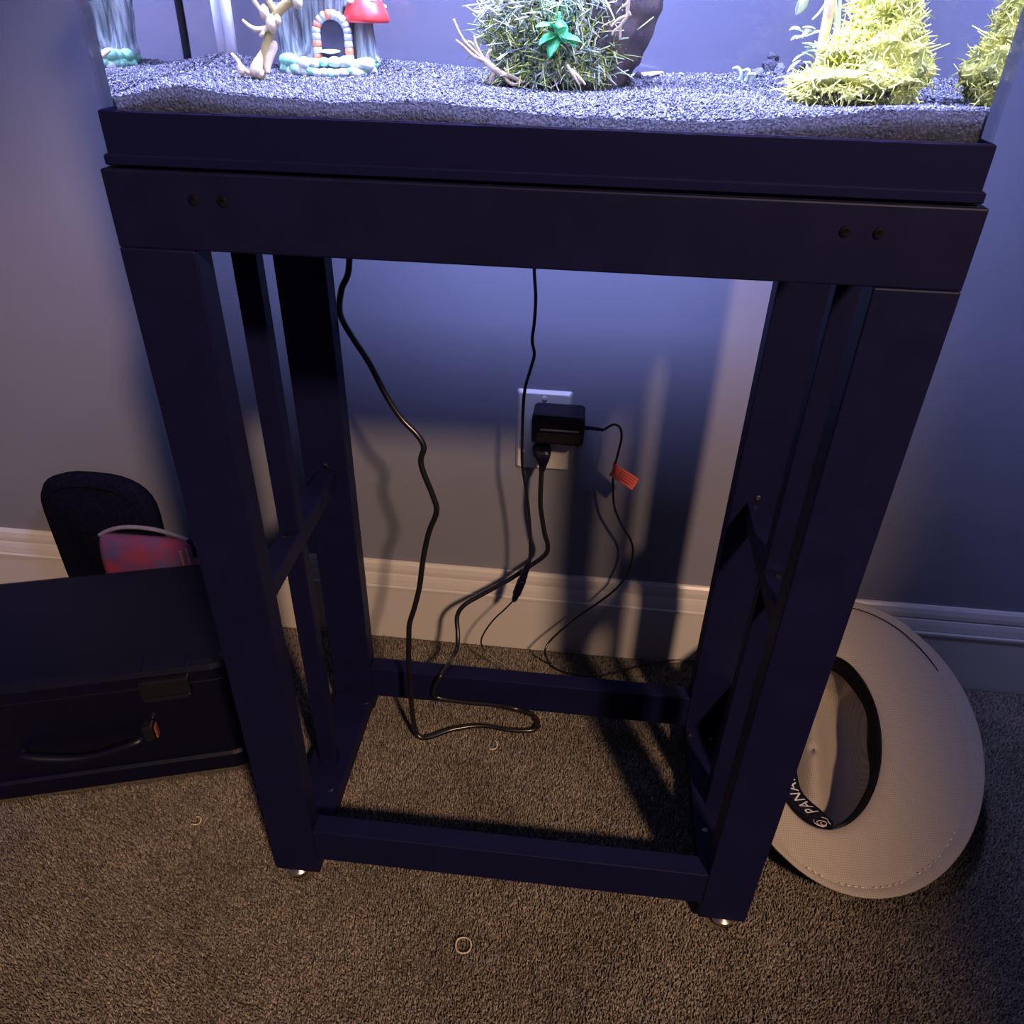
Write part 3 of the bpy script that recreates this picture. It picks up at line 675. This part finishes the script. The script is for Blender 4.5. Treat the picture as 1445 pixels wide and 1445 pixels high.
def strands(name, centers, normals, cols, length, width, material, parent, curl=.6, seg=4):
    """many thin curved strands of moss as one mesh"""
    n = len(centers); c = np.array(centers); nr = np.array(normals)
    d = nr + RNG.normal(0, .65, (n, 3)); d /= np.linalg.norm(d, axis=1, keepdims=True)
    sd = np.cross(d, RNG.normal(size=(n, 3))); sd /= np.linalg.norm(sd, axis=1, keepdims=True)
    L = RNG.uniform(.5, 1.3, n) * length; bend = RNG.normal(0, curl, (n, 3)) + np.array([0, 0, -.25])
    w = RNG.uniform(.7, 1.3, n) * width; V = np.empty((n, (seg + 1) * 3, 3)); ot = np.cross(d, sd)
    for k in range(seg + 1):
        t = k / seg; p = c + d * (L * t)[:, None] + bend * (L * t * t * .6)[:, None]; ww = (w * (1 - .65 * t))[:, None]
        V[:, k * 3] = p + sd * ww; V[:, k * 3 + 1] = p - sd * ww * .5 + ot * ww * .87; V[:, k * 3 + 2] = p - sd * ww * .5 - ot * ww * .87
    T = []
    for k in range(seg):
        for j in range(3):
            a, b2 = k * 3 + j, k * 3 + (j + 1) % 3; T += [[a, b2, b2 + 3], [a, b2 + 3, a + 3]]
    T.append([seg * 3, seg * 3 + 1, seg * 3 + 2]); T = np.array(T)
    tint = np.ones((n, (seg + 1) * 3, 4), np.float32); tint[:, :, :3] = np.array(cols)[:, None, :]
    me = numpy_mesh(name, V.reshape(-1, 3), (T[None] + (np.arange(n) * (seg + 1) * 3)[:, None, None]).reshape(-1, 3), tint.reshape(-1, 4))
    return tag(finish(name, me, material, parent), kind='stuff')

def blob(name, c, rad, material, parent, seed=0, amp=.25, freq=90, lv=4):
    bm = bmesh.new(); bmesh.ops.create_icosphere(bm, subdivisions=lv, radius=1)
    for v in bm.verts:
        k = 1 + amp * noise3((v.co.x + seed, v.co.y - seed, v.co.z + 2 * seed), freq / 30)
        v.co = Vector((c[0] + v.co.x * rad[0] * k, c[1] + v.co.y * rad[1] * k, c[2] + v.co.z * rad[2] * k))
    me = bm_mesh(bm, name); pts = [(v.co.copy(), v.normal.copy()) for v in me.vertices]
    return finish(name, me, material, parent, smooth=True), pts

def leaf_data(base, d, up, L, w, n=7):
    d = d.normalized(); s = d.cross(up).normalized(); u = s.cross(d); V = []; F = []
    for i in range(n + 1):
        t = i / n; ww = w * sin(pi * min(1, t * .93 + .04)) ** .8; p = base + d * (L * t) - u * (L * .25 * t * t)
        V += [p - s * ww + u * ww * .25, p, p + s * ww + u * ww * .25, p - u * .0005]
    for i in range(n):
        a, b = i * 4, i * 4 + 4; F += [(a, a + 1, b + 1, b), (a + 1, a + 2, b + 2, b + 1), (a + 2, a + 3, b + 3, b + 2), (a + 3, a, b, b + 3)]
    F += [(0, 3, 2, 1), (n * 4, n * 4 + 1, n * 4 + 2, n * 4 + 3)]
    return V, F

def make_center_wood():
    Y = .150
    def q(u, v, y=Y): return atw(u, v, 'y', y)
    b = q(790, 116)
    root = empty('mossy_driftwood', (b.x, Y, .796), 'dark leaning driftwood stump covered in green moss with a bright leafy sprig', 'driftwood')
    # leaning log
    pts = [q(785, 130), q(792, 100), q(803, 60), q(818, 20), q(840, -30), q(880, -110), q(930, -200)]
    rad = [.040, .043, .0465, .0485, .046, .034, .020]
    Q = spline(pts, 5); V, F = tube_data(Q, lambda t: np.interp(t, np.linspace(0, 1, 7), rad), 40)
    out = []
    for i, v in enumerate(V):
        c = Q[i // 40]; a = 2 * pi * (i % 40) / 40; k = 1 + .06 * sin(5 * a + i / 400) + .05 * noise3(v, 220) + .03 * sin(13 * a)
        p = c + (v - c) * k; p.y = Y + .012 + (p.y - Y) * .62; out.append(p)
    finish('log', py_mesh('log', out, F), 'wood_dark', root, smooth=True)
    # moss grows over the front of the log
    C, N_, CL = [], [], []
    for k in range(3400):
        u = random.uniform(672, 872); t = random.random(); v = -45 + 160 * t ** .8
        edge = 690 - 10 * sin(v / 20) if v < 90 else 695 + (v - 90) * .7
        right = 872 - max(0, v - 40) * .18 - max(0, 15 - v) * .5
        if not edge < u < right: continue
        ex = ((u - 785) / 100) ; y = Y + .012 - .030 * sqrt(max(0, 1 - ex * ex * .85)) + random.uniform(-.002, .004)
        p = q(u, v, y); 
        if p.z < bed_z(p.x, p.y) + .001: continue
        C.append(p); N_.append(((ex) * .5 + random.uniform(-.9, .9), -.5, random.uniform(-.8, .8)))
        g = random.random(); pale = random.random() < .18 + .95 * max(0, (45 - v) / 60)  # more pale strands towards the top imitate overexposure under the lamp
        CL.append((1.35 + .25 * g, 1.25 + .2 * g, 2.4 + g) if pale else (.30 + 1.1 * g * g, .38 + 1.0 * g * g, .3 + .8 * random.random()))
    m = strands('moss', C, N_, CL, .0058, .00090, 'moss', root, 1.7, 5)
    m['label'] = 'tangled green moss strands'
    # bare roots to the left
    def tw(p, r): tube('root', p, r, 'wood_pale', root, 8, 5)
    y0 = Y - .02
    tw([q(738, 116, y0), q(722, 108, y0), q(708, 104, y0), q(697, 97, y0), q(684, 86, y0), q(668, 78, y0), q(655, 66, y0), q(643, 56, y0)], [.0010, .0014, .0018, .0022, .0019, .0014, .0011, .0006])
    tw([q(682, 84, y0), q(665, 68, y0), q(654, 56, y0), q(646, 42, y0), q(640, 27, y0)], [.0015, .0011, .0009, .0009, .0007])
    tw([q(684, 86, y0), q(677, 74, y0), q(671, 62, y0), q(669, 50, y0)], [.0012, .0010, .0010, .0007])
    tw([q(676, 76, y0), q(667, 62, y0), q(660, 58, y0)], [.0009, .0008, .0005])
    tw([q(690, 92, y0), q(688, 78, y0), q(694, 70, y0)], [.0012, .0011, .0008])
    tw([q(698, 98, y0), q(694, 108, y0), q(690, 118, y0)], [.0015, .0013, .0008])
    tw([q(710, 104, y0), q(718, 116, y0), q(729, 119, y0), q(733, 108, y0)], [.0013, .0010, .0010, .0006])
    tw([q(718, 108, y0), q(715, 100, y0), q(711, 96, y0)], [.0009, .0008, .0005])
    tw([q(800, 92, y0 - .012), q(808, 104, y0 - .014), q(818, 120, y0 - .014)], [.0010, .0011, .0006])
    tw([q(806, 98, y0 - .013), q(818, 110, y0 - .014), q(826, 120, y0 - .014)], [.0010, .0010, .0006])
    y1 = Y - .025
    tw([q(888, -12, y1), q(886, 10, y1), q(884, 24, y1), q(876, 36, y1), q(875, 55, y1)], [.0009, .0011, .0011, .0010, .0007])
    tw([q(885, 22, y1), q(872, 28, y1), q(862, 38, y1)], [.0010, .0009, .0006])
    tw([q(876, 36, y1), q(866, 44, y1), q(864, 50, y1)], [.0008, .0008, .0005])
    tw([q(886, 4, y1), q(878, 10, y1)], [.0008, .0005])
    tw([q(884, 12, y1), q(890, 22, y1)], [.0010, .0007])
    # leafy sprig
    c = q(788, 48, Y - .026)
    sp = tube('sprig_stem', [c + Vector((0, .012, -.012)), c + Vector((0, .006, -.004)), c + Vector((0, .0, .012))], .0010, 'leaf', root, 8, 4)
    for a, e, L in ((20, .25, .017), (75, .5, .014), (150, .2, .017), (200, -.1, .015), (250, -.45, .016), (290, -.7, .014), (330, -.1, .016), (110, .9, .014)):
        d = Vector((cos(radians(a)), -.75, sin(radians(a)) * .5 + e * .35)); V, F = leaf_data(c + Vector((0, 0, random.uniform(-.003, .009))), d, Vector((0, -.35, 1)), L, .0042)
        tag(finish('leaf', py_mesh('leaf', V, F), 'leaf', root, smooth=True))
make_center_wood()

def make_right_clump():
    Y = .112
    def q(u, v, y=Y): return atw(u, v, 'y', y)
    b = q(1200, 146)
    root = empty('yellow_moss_clump', (b.x, b.y, .797), 'glowing yellow green moss clump heaped near the front glass', 'aquatic plant')
    spec = [((1215, 118), (.036, .026, .011), Y), ((1170, 128), (.024, .020, .008), Y - .004), ((1245, 92), (.026, .024, .020), Y + .006), ((1255, 45), (.018, .022, .022), Y + .012), ((1205, 78), (.019, .018, .014), Y + .010), ((1248, 10), (.016, .020, .020), Y + .014)]
    C, N_, CL = [], [], []
    for i, ((u, v), r, y) in enumerate(spec):
        c = q(u, v, y); c.x = min(c.x, IX1 - r[0] * 1.34 - .002)
        o, pts = blob('moss_core', c, r, 'moss_yellow_core', root, i * 1.7, .3, 110, 4)
        for p, nn in random.sample(pts, min(len(pts), 1800)):
            if p.x > IX1 - .0085: continue
            C.append(p); N_.append(nn); g = random.random(); CL.append((.75 + .5 * g, .75 + .45 * g, .5 + 1.2 * g * g))
    Vm = strands('moss', C, N_, CL, .0040, .00085, 'moss_yellow', root, 1.3)
    # hanging green tips at the front
    J = Joined()
    for k in range(16):
        u = 1150 + k * 7; p = q(u, 128 + 4 * sin(k), Y - .02); e = q(u + random.uniform(-14, 10), 150 + random.uniform(-8, 2), Y - .026)
        J.tube([p, p.lerp(e, .5) + Vector((0, -.001, .001)), e], lambda t: .0011 * (1.1 - .8 * t), 6, 3)
    J.build('moss_tips', 'moss_yellow', root)
make_right_clump()

def make_right_twig():
    Y = .135
    def q(u, v, y=Y): return atw(u, v, 'y', y)
    b = q(1150, 112)
    root = empty('pale_plant_stem', (b.x, b.y, .797), 'pale green leafy plant stems rising behind the yellow moss', 'aquatic plant')
    tube('stem', [q(1150, 125), q(1156, 90), q(1162, 55), q(1170, 15), q(1176, -30), q(1182, -90)], [.0030, .0028, .0032, .0036, .0034, .0030], 'wood_pale', root, 9, 5)
    tube('stem', [q(1160, 125), q(1172, 80), q(1180, 35), q(1178, 5), q(1176, -20)], [.0016, .0016, .0015, .0014, .0012], 'leaf_pale', root, 8, 5)
    tube('stem', [q(1168, 120), q(1182, 60), q(1184, 20), q(1186, -30)], [.0012, .0013, .0012, .0012], 'leaf_pale', root, 8, 5)
    tube('stem', [q(1146, 28), q(1156, 18), q(1166, 4)], [.0005, .0008, .0008], 'leaf_pale', root, 8, 5)
    for k in range(34):
        u = random.uniform(1128, 1172); v = random.uniform(38, 122); y = Y - random.uniform(.004, .02)
        c = q(u, v, y); a = random.uniform(2.2, 4.0); d = Vector((cos(a), -.5, sin(a) * .6 + .1))
        V, F = leaf_data(c, d, Vector((0, -.2, 1)), random.uniform(.006, .0115), random.uniform(.0012, .0022), 5)
        finish('leaf', py_mesh('leaf', V, F), 'leaf_pale', root, smooth=True)
    c = q(1135, 3); V, F = leaf_data(q(1140, -8), Vector((-.45, -.2, -1)), Vector((0, -1, 0)), .0115, .0032)
    finish('leaf', py_mesh('leaf', V, F), 'leaf_pale', root, smooth=True)
    V, F = leaf_data(q(1084, 150), Vector((0, 0, 1)), Vector((0, -1, 0)), .001, .0001)
make_right_twig()

def small_tank_bits():
    # pale sliver of wood on the gravel beside the stump
    a, b = atw(862, 121, 'z', .8005), atw(934, 108, 'z', .8010); c = (a + b) / 2
    za = float(bed_z(c.x, c.y)) + .0030
    pts = [Vector((a.x, a.y, za)), Vector((a.x * .65 + b.x * .35, a.y * .65 + b.y * .35 - .002, za + .0006)), Vector((b.x, b.y, za + .0012))]
    V, F = tube_data(spline(pts, 6), lambda t: .0046 * sin(pi * (.06 + .9 * t)) ** .7, 10)
    mid = sum((p.z for p in pts)) / 3
    V = [Vector((v.x, v.y, mid + (v.z - mid) * .45)) for v in V]
    o = finish('wood_sliver', py_mesh('wood_sliver', V, F), 'cap_white', smooth=True); tag(o, 'pale curved sliver of wood lying on the gravel beside the mossy driftwood', 'wood sliver')
    # curled pale leaf scrap
    p = atw(1050, 112, 'z', .803); z = bed_z(p.x, p.y)
    root = empty('curled_leaf_scrap', (p.x, p.y, float(z)), 'curled pale leaf scrap standing on the gravel near the dark pebbles', 'leaf')
    for k, (dx, h, t) in enumerate(((-.004, .0085, -.5), (.001, .0075, .2), (.004, .005, .6))):
        tube('curl', [(p.x + dx, p.y, z - .001), (p.x + dx + .001, p.y - .001, z + h * .5), (p.x + dx + t * .004, p.y - .002, z + h), (p.x + dx - .004 + t * .003, p.y - .003, z + h * .95)], [.0018, .0017, .0013, .0006], 'leaf_pale', root, 8, 5)
    # dark pebbles
    for k, (u, v, s) in enumerate(((1068, 104, .0048), (1085, 100, .0066), (1100, 104, .0052), (1114, 108, .0045), (1124, 101, .0056), (1092, 92, .0050), (898, 110, .0055), (912, 106, .0042), (905, 101, .0036))):
        top = (u, v) in ((1092, 92), (905, 101))
        if top: b_ = atw(*((1085, 105) if u > 1000 else (898, 115)), 'z', .8035 if u > 1000 else .803); p = b_ + Vector((.001, .001, 0)); up = .0062 if u > 1000 else .0050
        else: p = atw(u, v + 5, 'z', .8035 if u > 1000 else .803); up = 0
        z = float(bed_z(p.x, p.y))
        bm = bmesh.new(); bmesh.ops.create_icosphere(bm, subdivisions=2, radius=1)
        for w in bm.verts: w.co = Vector((p.x, p.y, z + s * .35 + up)) + w.co * s * (1 + .35 * noise3(w.co + Vector((k, 0, k)), 2.5))
        o = finish('dark_pebble', bm_mesh(bm, 'dark_pebble'), 'gravel_bed')
        lb = ('dark lava pebble on top of the small heap by the pale plant stems' if top else 'dark lava pebble in the small heap by the pale plant stems') if u > 1000 else ('small dark pebble on top of the pair at the mossy driftwood' if top else 'dark lava pebble at the foot of the mossy driftwood')
        tag(o, lb, 'pebble', 'dark pebbles by the pale plant' if u > 1000 else 'dark pebbles by the driftwood')
small_tank_bits()

# ================================================================== tool case, bags
def make_case():
    A = Vector((-0.2290, 0.0915, 0)); yaw = radians(17.45); w, d = .40, .205
    X = Matrix.Translation(A + Vector((cos(yaw), sin(yaw), 0)) * (.157 - w / 2)) @ Matrix.Rotation(yaw, 4, 'Z')   # origin: middle of the front edge
    root = empty('tool_case', (X @ Vector((0, d / 2, 0)))[:], 'black plastic tool case on the carpet left of the stand', 'tool case')
    def body(name, specs, m):
        R = []
        for z, i, r in specs: R.append([X @ Vector((x, d / 2 + y, z)) for x, y in round_rect(w - 2 * i, d - 2 * i, r, 6)])
        V, F = loft(R); return finish(name, py_mesh(name, V, F), m, root, smooth=False)
    body('base', [(.003, .004, .020), (.006, .001, .022), (.030, .001, .022), (.034, .004, .020)], 'matte_plastic')
    body('body', [(.033, .006, .020), (.160, .004, .020), (.164, .006, .018)], 'matte_plastic')
    body('lid', [(.1645, .003, .022), (.166, .000, .024), (.182, .000, .024), (.188, .003, .022), (.191, .009, .018)], 'matte_plastic')
    sx = -(.157 - w / 2)          # local x of s = 0
    lt = box('latch', sx + .052, sx + .108, -.006, .006, .150, .178, 'gloss_plastic', root, bev=.0022, xf=X)
    box('latch_lip', sx + .054, sx + .106, -.0085, -.004, .149, .154, 'gloss_plastic', lt, bev=.0012, xf=X)
    box('lid_notch', sx + .055, sx + .058, .002, .024, .1885, .1925, 'black_plastic', root, bev=.0008, xf=X)
    box('lid_notch', sx + .103, sx + .106, .002, .024, .1885, .1925, 'black_plastic', root, bev=.0008, xf=X)
    h = box('lock_knob', sx + .040, sx + .054, -.010, .006, .085, .108, 'gloss_plastic', root, bev=.003, xf=X)
    box('lock_mark', sx + .0545, sx + .0565, -.006, .003, .086, .104, 'amber', h, bev=.0006, xf=X)
    pts = [X @ Vector((x, y, .088 - .012 * (1 - abs(x - sx + .03) / .07))) for x, y in ((sx + .036, .0), (sx + .030, -.010), (sx - .03, -.013), (sx - .09, -.010), (sx - .096, .0))]
    tube('carry_handle', pts, .006, 'matte_plastic', root, 10, 6)
make_case()

def make_pouch():
    y0, y1 = .336, .374; x0, x1 = -.365, -.226; H = .212
    root = empty('cloth_bag', ((x0 + x1) / 2, .35, 0), 'pink and blue patterned cloth bag with pale trim behind the tool case', 'bag')
    rings = []; prof = [(0, .92, .9), (.01, 1, 1), (.12, 1, 1), (.17, 1, .95), (.192, .985, .75), (.204, .95, .42), (.209, .90, .10)]
    for z, sx, sy in prof:
        r = []
        for x, y in round_rect((x1 - x0) * sx, (y1 - y0) * sy, min((y1 - y0) * sy * .48, .016), 5):
            k = (x / ((x1 - x0) / 2)); drop = .016 * max(0, k) ** 2 + .020 * max(0, -k) ** 2.5
            r.append(Vector(((x0 + x1) / 2 + x, (y0 + y1) / 2 + y, z - (drop if z > .15 else 0) + .001 * sin(x * 90) * (z > .1))))
        rings.append(r)
    V, F = loft(rings); finish('bag_body', py_mesh('bag_body', V, F), 'bag', root, smooth=True)
    hw = (x1 - x0) / 2; xc = (x0 + x1) / 2; yc = (y0 + y1) / 2
    top = []
    for i in range(13):
        k = -1 + i / 6; top.append(Vector((xc + hw * .96 * k, yc, .2105 - .016 * max(0, k) ** 2 - .020 * max(0, -k) ** 2.5)))
    tube('top_piping', top, .0032, 'piping', root, 8, 3)
    for s in (.88, .97):
        tube('side_piping', [Vector((xc + hw * s, y0 + .0006 + (s - .88) * .06, z)) for z in (.02, .08, .14, .176, .190)], .0018, 'piping', root, 8, 3)
    t = tube('zip_pull', [Vector((xc + hw * .99, yc - .004, .198)), Vector((xc + hw * 1.05, yc - .006, .196)), Vector((xc + hw * 1.10, yc - .008, .186)), Vector((xc + hw * 1.09, yc - .008, .174))], .003, 'black_plastic', root, 8, 4)
make_pouch()

def make_backpack():
    x0, x1, y0, y1 = -.46, -.2865, .377, .4035; 
    root = empty('black_bag', ((x0 + x1) / 2, (y0 + y1) / 2, 0), 'black rounded soft bag leaning against the wall behind the cloth bag', 'bag')
    def outline(i, y):
        w = (x1 - x0) / 2 - i; h = .272 - i; pts = []
        for k in range(17):
            a = pi * k / 16; ca, sa = cos(a), sin(a)
            pts.append(Vector(((x0 + x1) / 2 + w * math.copysign(abs(ca) ** .75, ca), y, h - .065 + .065 * sa ** .75)))
        pts += [Vector(((x0 + x1) / 2 - w, y, .10)), Vector(((x0 + x1) / 2 - w * .95, y, .002 + i * .2)), Vector(((x0 + x1) / 2 + w * .90, y, .002 + i * .2)), Vector(((x0 + x1) / 2 + w * .96, y, .10))]
        return pts
    V, F = loft([outline(.012, y0), outline(.003, y0 + .004), outline(0, (y0 + y1) / 2), outline(.003, y1 - .004), outline(.012, y1)])
    finish('bag_body', py_mesh('bag_body', V, F), 'black_fabric', root, smooth=True)
    z = [Vector((p.x, y0 - .0002, p.z)) for p in outline(.014, y0)[:17]]
    tube('zip_line', z, .0016, 'black_fabric', root, 6, 2)
make_backpack()

# ================================================================== straw hat
def make_hat():
    c = Vector((.668, .207, .100)); lo = Vector((.632, .029, .038)); hi = Vector((.7045, .385, .158))
    u = (hi - lo).normalized(); v = Vector((1, 0, 0)); v = (v - u * v.dot(u)).normalized(); nrm = v.cross(u)
    SL, SW = .192, .150           # half length and width of the brim
    OL, OW = .116, .068           # half opening
    oc = Vector((-.031, -.013))   # opening centre in brim axes (v, u)
    X = Matrix((v, u, nrm)).transposed().to_4x4(); X.translation = c
    def P(a, b, h): return X @ Vector((a, b, h))
    root = empty('straw_hat', (c.x, c.y, 0.0), 'woven straw panama hat lying upside down on carpet against the stand leg', 'hat')
    n = 96
    def edge(t): return Vector((SW * cos(t), SL * sin(t)))
    def opening(t, k=1.0): return Vector((oc.x + OW * k * cos(t), oc.y + OL * k * sin(t)))
    # brim: from the opening to the edge, slightly dished, with thickness
    rings = []
    prof = [(0, -.003), (.04, -.0006), (.12, .0004), (.3, .0), (.5, -.0008), (.7, -.0008), (.84, .0004), (.855, -.0004), (.87, .0005), (.985, .0022), (1.0, .0016)]
    for f, h in prof:
        rings.append([P(*(opening(t).lerp(edge(t), f)), h + .006 * f * f * cos(2 * t) * (1 if abs(cos(t)) > .5 else .3)) for t in [2 * pi * k / n for k in range(n)]])
    for f, h in [(1.0, -.0006), (.985, -.0012), (.5, -.004), (.04, -.004), (0, -.0055)]:
        rings.append([P(*(opening(t).lerp(edge(t), f)), h + .006 * f * f * cos(2 * t) * (1 if abs(cos(t)) > .5 else .3)) for t in [2 * pi * k / n for k in range(n)]])
    V = [p for r in rings for p in r]; F = []; m = len(rings)
    for i in range(m - 1):
        for k in range(n):
            k2 = (k + 1) % n; F.append((i * n + k, i * n + k2, (i + 1) * n + k2, (i + 1) * n + k))
    finish('brim', py_mesh('brim', V, F), 'straw', root, smooth=True)
    # crown: hangs below the brim, with a pinched ridge inside
    depth = .088
    def crown_pt(t, f, g, off):
        o = opening(t, f); ca, sa = cos(t), sin(t)
        rid = 0
        return o
    R = []
    prof = [(1.0, -.003), (.985, -.02), (.965, -.045), (.93, -.066), (.85, -.079), (.70, -.085), (.5, -.086), (.3, -.083), (.12, -.080), (.001, -.079)]
    for off in (0, 1):
        ring_set = prof if off == 0 else prof[::-1]
        for f, h in ring_set:
            r = []
            for k in range(n):
                t = 2 * pi * k / n; o = opening(t, f + (.012 if off else 0)); x, y = (o.x - oc.x) / OW, (o.y - oc.y) / OL
                crease = .030 * math.exp(-((x * .9 + .10 * y) / .30) ** 2) * (1 - .55 * max(0, y)) * min(1, max(0, (1 - f) * 2.6))
                low = .000
                hh = h * (1 - .26 * max(0, -y) * (1 if f < .97 else .6)) + crease - (.0018 if off else 0)
                r.append(P(o.x, o.y, hh))
            R.append(r)
    V = [p for r in R for p in r]; F = []
    for i in range(len(R) - 1):
        for k in range(n):
            k2 = (k + 1) % n; F.append((i * n + k, (i + 1) * n + k, (i + 1) * n + k2, i * n + k2))
    finish('crown', py_mesh('crown', V, F), 'straw', root, smooth=True)
    # sweatband inside the opening; loose edge waves in and out
    def band_pt(t, s, inset=.0012):
        """s: 0 at the brim .. 1 at the free edge"""
        f = 1 - .016 * s; o = opening(t, f); w = .0014 + s * (.0024 + .0020 * sin(6 * t + 1)) + .001 * sin(9 * t)
        d = Vector((oc.x - o.x, oc.y - o.y)).normalized()
        dg = math.degrees(t) % 360      # the loose part of the band folds inwards
        sm = lambda x: x * x * (3 - 2 * x)
        fl = sm(min(1, max(0, (287 - dg) / 24))) * sm(min(1, max(0, (dg - 165) / 30)))
        o = o + d * (w + inset) * (1 - fl * .6) + Vector((.90, .42)) * (fl * s * (.029 + .002 * sin(9 * t)))
        return P(o.x, o.y, -.0015 - s * (.027 + .0015 * sin(5 * t) - .016 * fl) + fl * inset)
    V = []; F = []; rows = 5
    for off in (0, .0009):
        for i in range(rows):
            for k in range(n): V.append(band_pt(2 * pi * k / n, i / (rows - 1), .0004 + off))
    N2 = rows * n
    for i in range(rows - 1):
        for k in range(n):
            k2 = (k + 1) % n
            F.append((i * n + k, i * n + k2, (i + 1) * n + k2, (i + 1) * n + k)); F.append((N2 + i * n + k, N2 + (i + 1) * n + k, N2 + (i + 1) * n + k2, N2 + i * n + k2))
    for row in (0, rows - 1):
        for k in range(n):
            k2 = (k + 1) % n; F.append((row * n + k, row * n + k2, N2 + row * n + k2, N2 + row * n + k))
    band = finish('sweatband', py_mesh('sweatband', V, F), 'band', root, smooth=True); tag(band, 'black inner band with white lettering')
    # lettering wraps along the band
    cu = bpy.data.curves.new('lettering', 'FONT'); cu.body = 'PANAMA'; cu.size = 1.0; cu.resolution_u = 3; cu.space_character = 1.12
    to = bpy.data.objects.new('lettering', cu); COL.objects.link(to); bpy.context.view_layer.update()
    me = bpy.data.meshes.new_from_object(to.evaluated_get(bpy.context.evaluated_depsgraph_get())); bpy.data.objects.remove(to)
    T0, T1 = radians(251), radians(207)
    xs = [q.co.x for q in me.vertices]; w = max(xs)
    for q in me.vertices:
        t = T0 + (T1 - T0) * q.co.x / w; s = .84 - .52 * (q.co.y / .72); q.co = band_pt(t, s, .0018)
    finish('lettering', me, 'print_white', band)
    # curled emblem beside the lettering
    J = Joined()
    def em(x, y):      # emblem space 0..1
        return band_pt(radians(274) - x * radians(17), .12 + .76 * (1 - y), .0020)
    J.tube([em(.5 + (.10 + .28 * k / 16) * cos(k * .62), .55 + (.10 + .28 * k / 16) * sin(k * .62)) for k in range(17)], .00042, 6, 2)
    J.tube([em(.05, .2), em(.3, .05), em(.55, .16), em(.8, .04), em(1.0, .22)], .00042, 6, 3)
    J.tube([em(.1, .85), em(.35, .98), em(.7, .92), em(.95, .7)], .00042, 6, 3)
    J.build('emblem', 'print_white', band)
    # stitches near the edge of the brim, and the dark thread by the band
    for k in range(34):
        t0 = radians(255 + k * 3.0)
        if k in (3, 4, 9, 15, 16, 22): continue
        a = opening(t0).lerp(edge(t0), .855); b = opening(t0 + .020).lerp(edge(t0 + .020), .86)
        p0, p1 = P(a.x, a.y, .0012), P(b.x, b.y, .0012); md = (p0 + p1) / 2 + nrm * .0008
        V, F = tube_data([p0, md, p1], [.0004, .0007, .0004], 6); finish('stitch', py_mesh('stitch', V, F), 'thread', root)
    tt = radians(232); a = opening(tt); b = opening(radians(230)).lerp(edge(radians(230)), .32)
    tube('loose_thread', [P(a.x, a.y, .001), P((a.x + b.x) / 2, (a.y + b.y) / 2, .0022), P(b.x, b.y, .0012)], .0006, 'band', root, 6, 4)
    pts = [P(*(opening(t).lerp(edge(t), .86)), .0012) for t in [radians(40 + 5 * k) for k in range(16)]]
    tube('edge_seam', pts, .0006, 'band', root, 6, 2)
make_hat()

# ================================================================== loose elastics on the carpet
def elastic(u, v, r, a0, a1, label):
    c = at(u, v, 'z', .0045); pts = [Vector((c.x + r * cos(a) * 1.0, c.y + r * sin(a) * 1.05, .0046 + .0006 * sin(3 * a))) for a in [a0 + (a1 - a0) * k / 28 for k in range(29)]]
    V, F = tube_data(pts, .00085, 8, cap=True)
    tag(finish('hair_elastic', py_mesh('hair_elastic', V, F), 'elastic', smooth=True), label, 'hair elastic', 'small elastics on the carpet')
elastic(654, 1334, .0082, 0, 2 * pi * .995, 'cream round hair elastic on the open carpet in front of the stand')
elastic(694, 1051, .0075, -1.9, 1.2, 'pale snapped elastic curled on carpet inside the stand frame')
elastic(277, 1158, .0055, -2.2, 2.0, 'tiny snapped elastic on the carpet in front of the tool case')
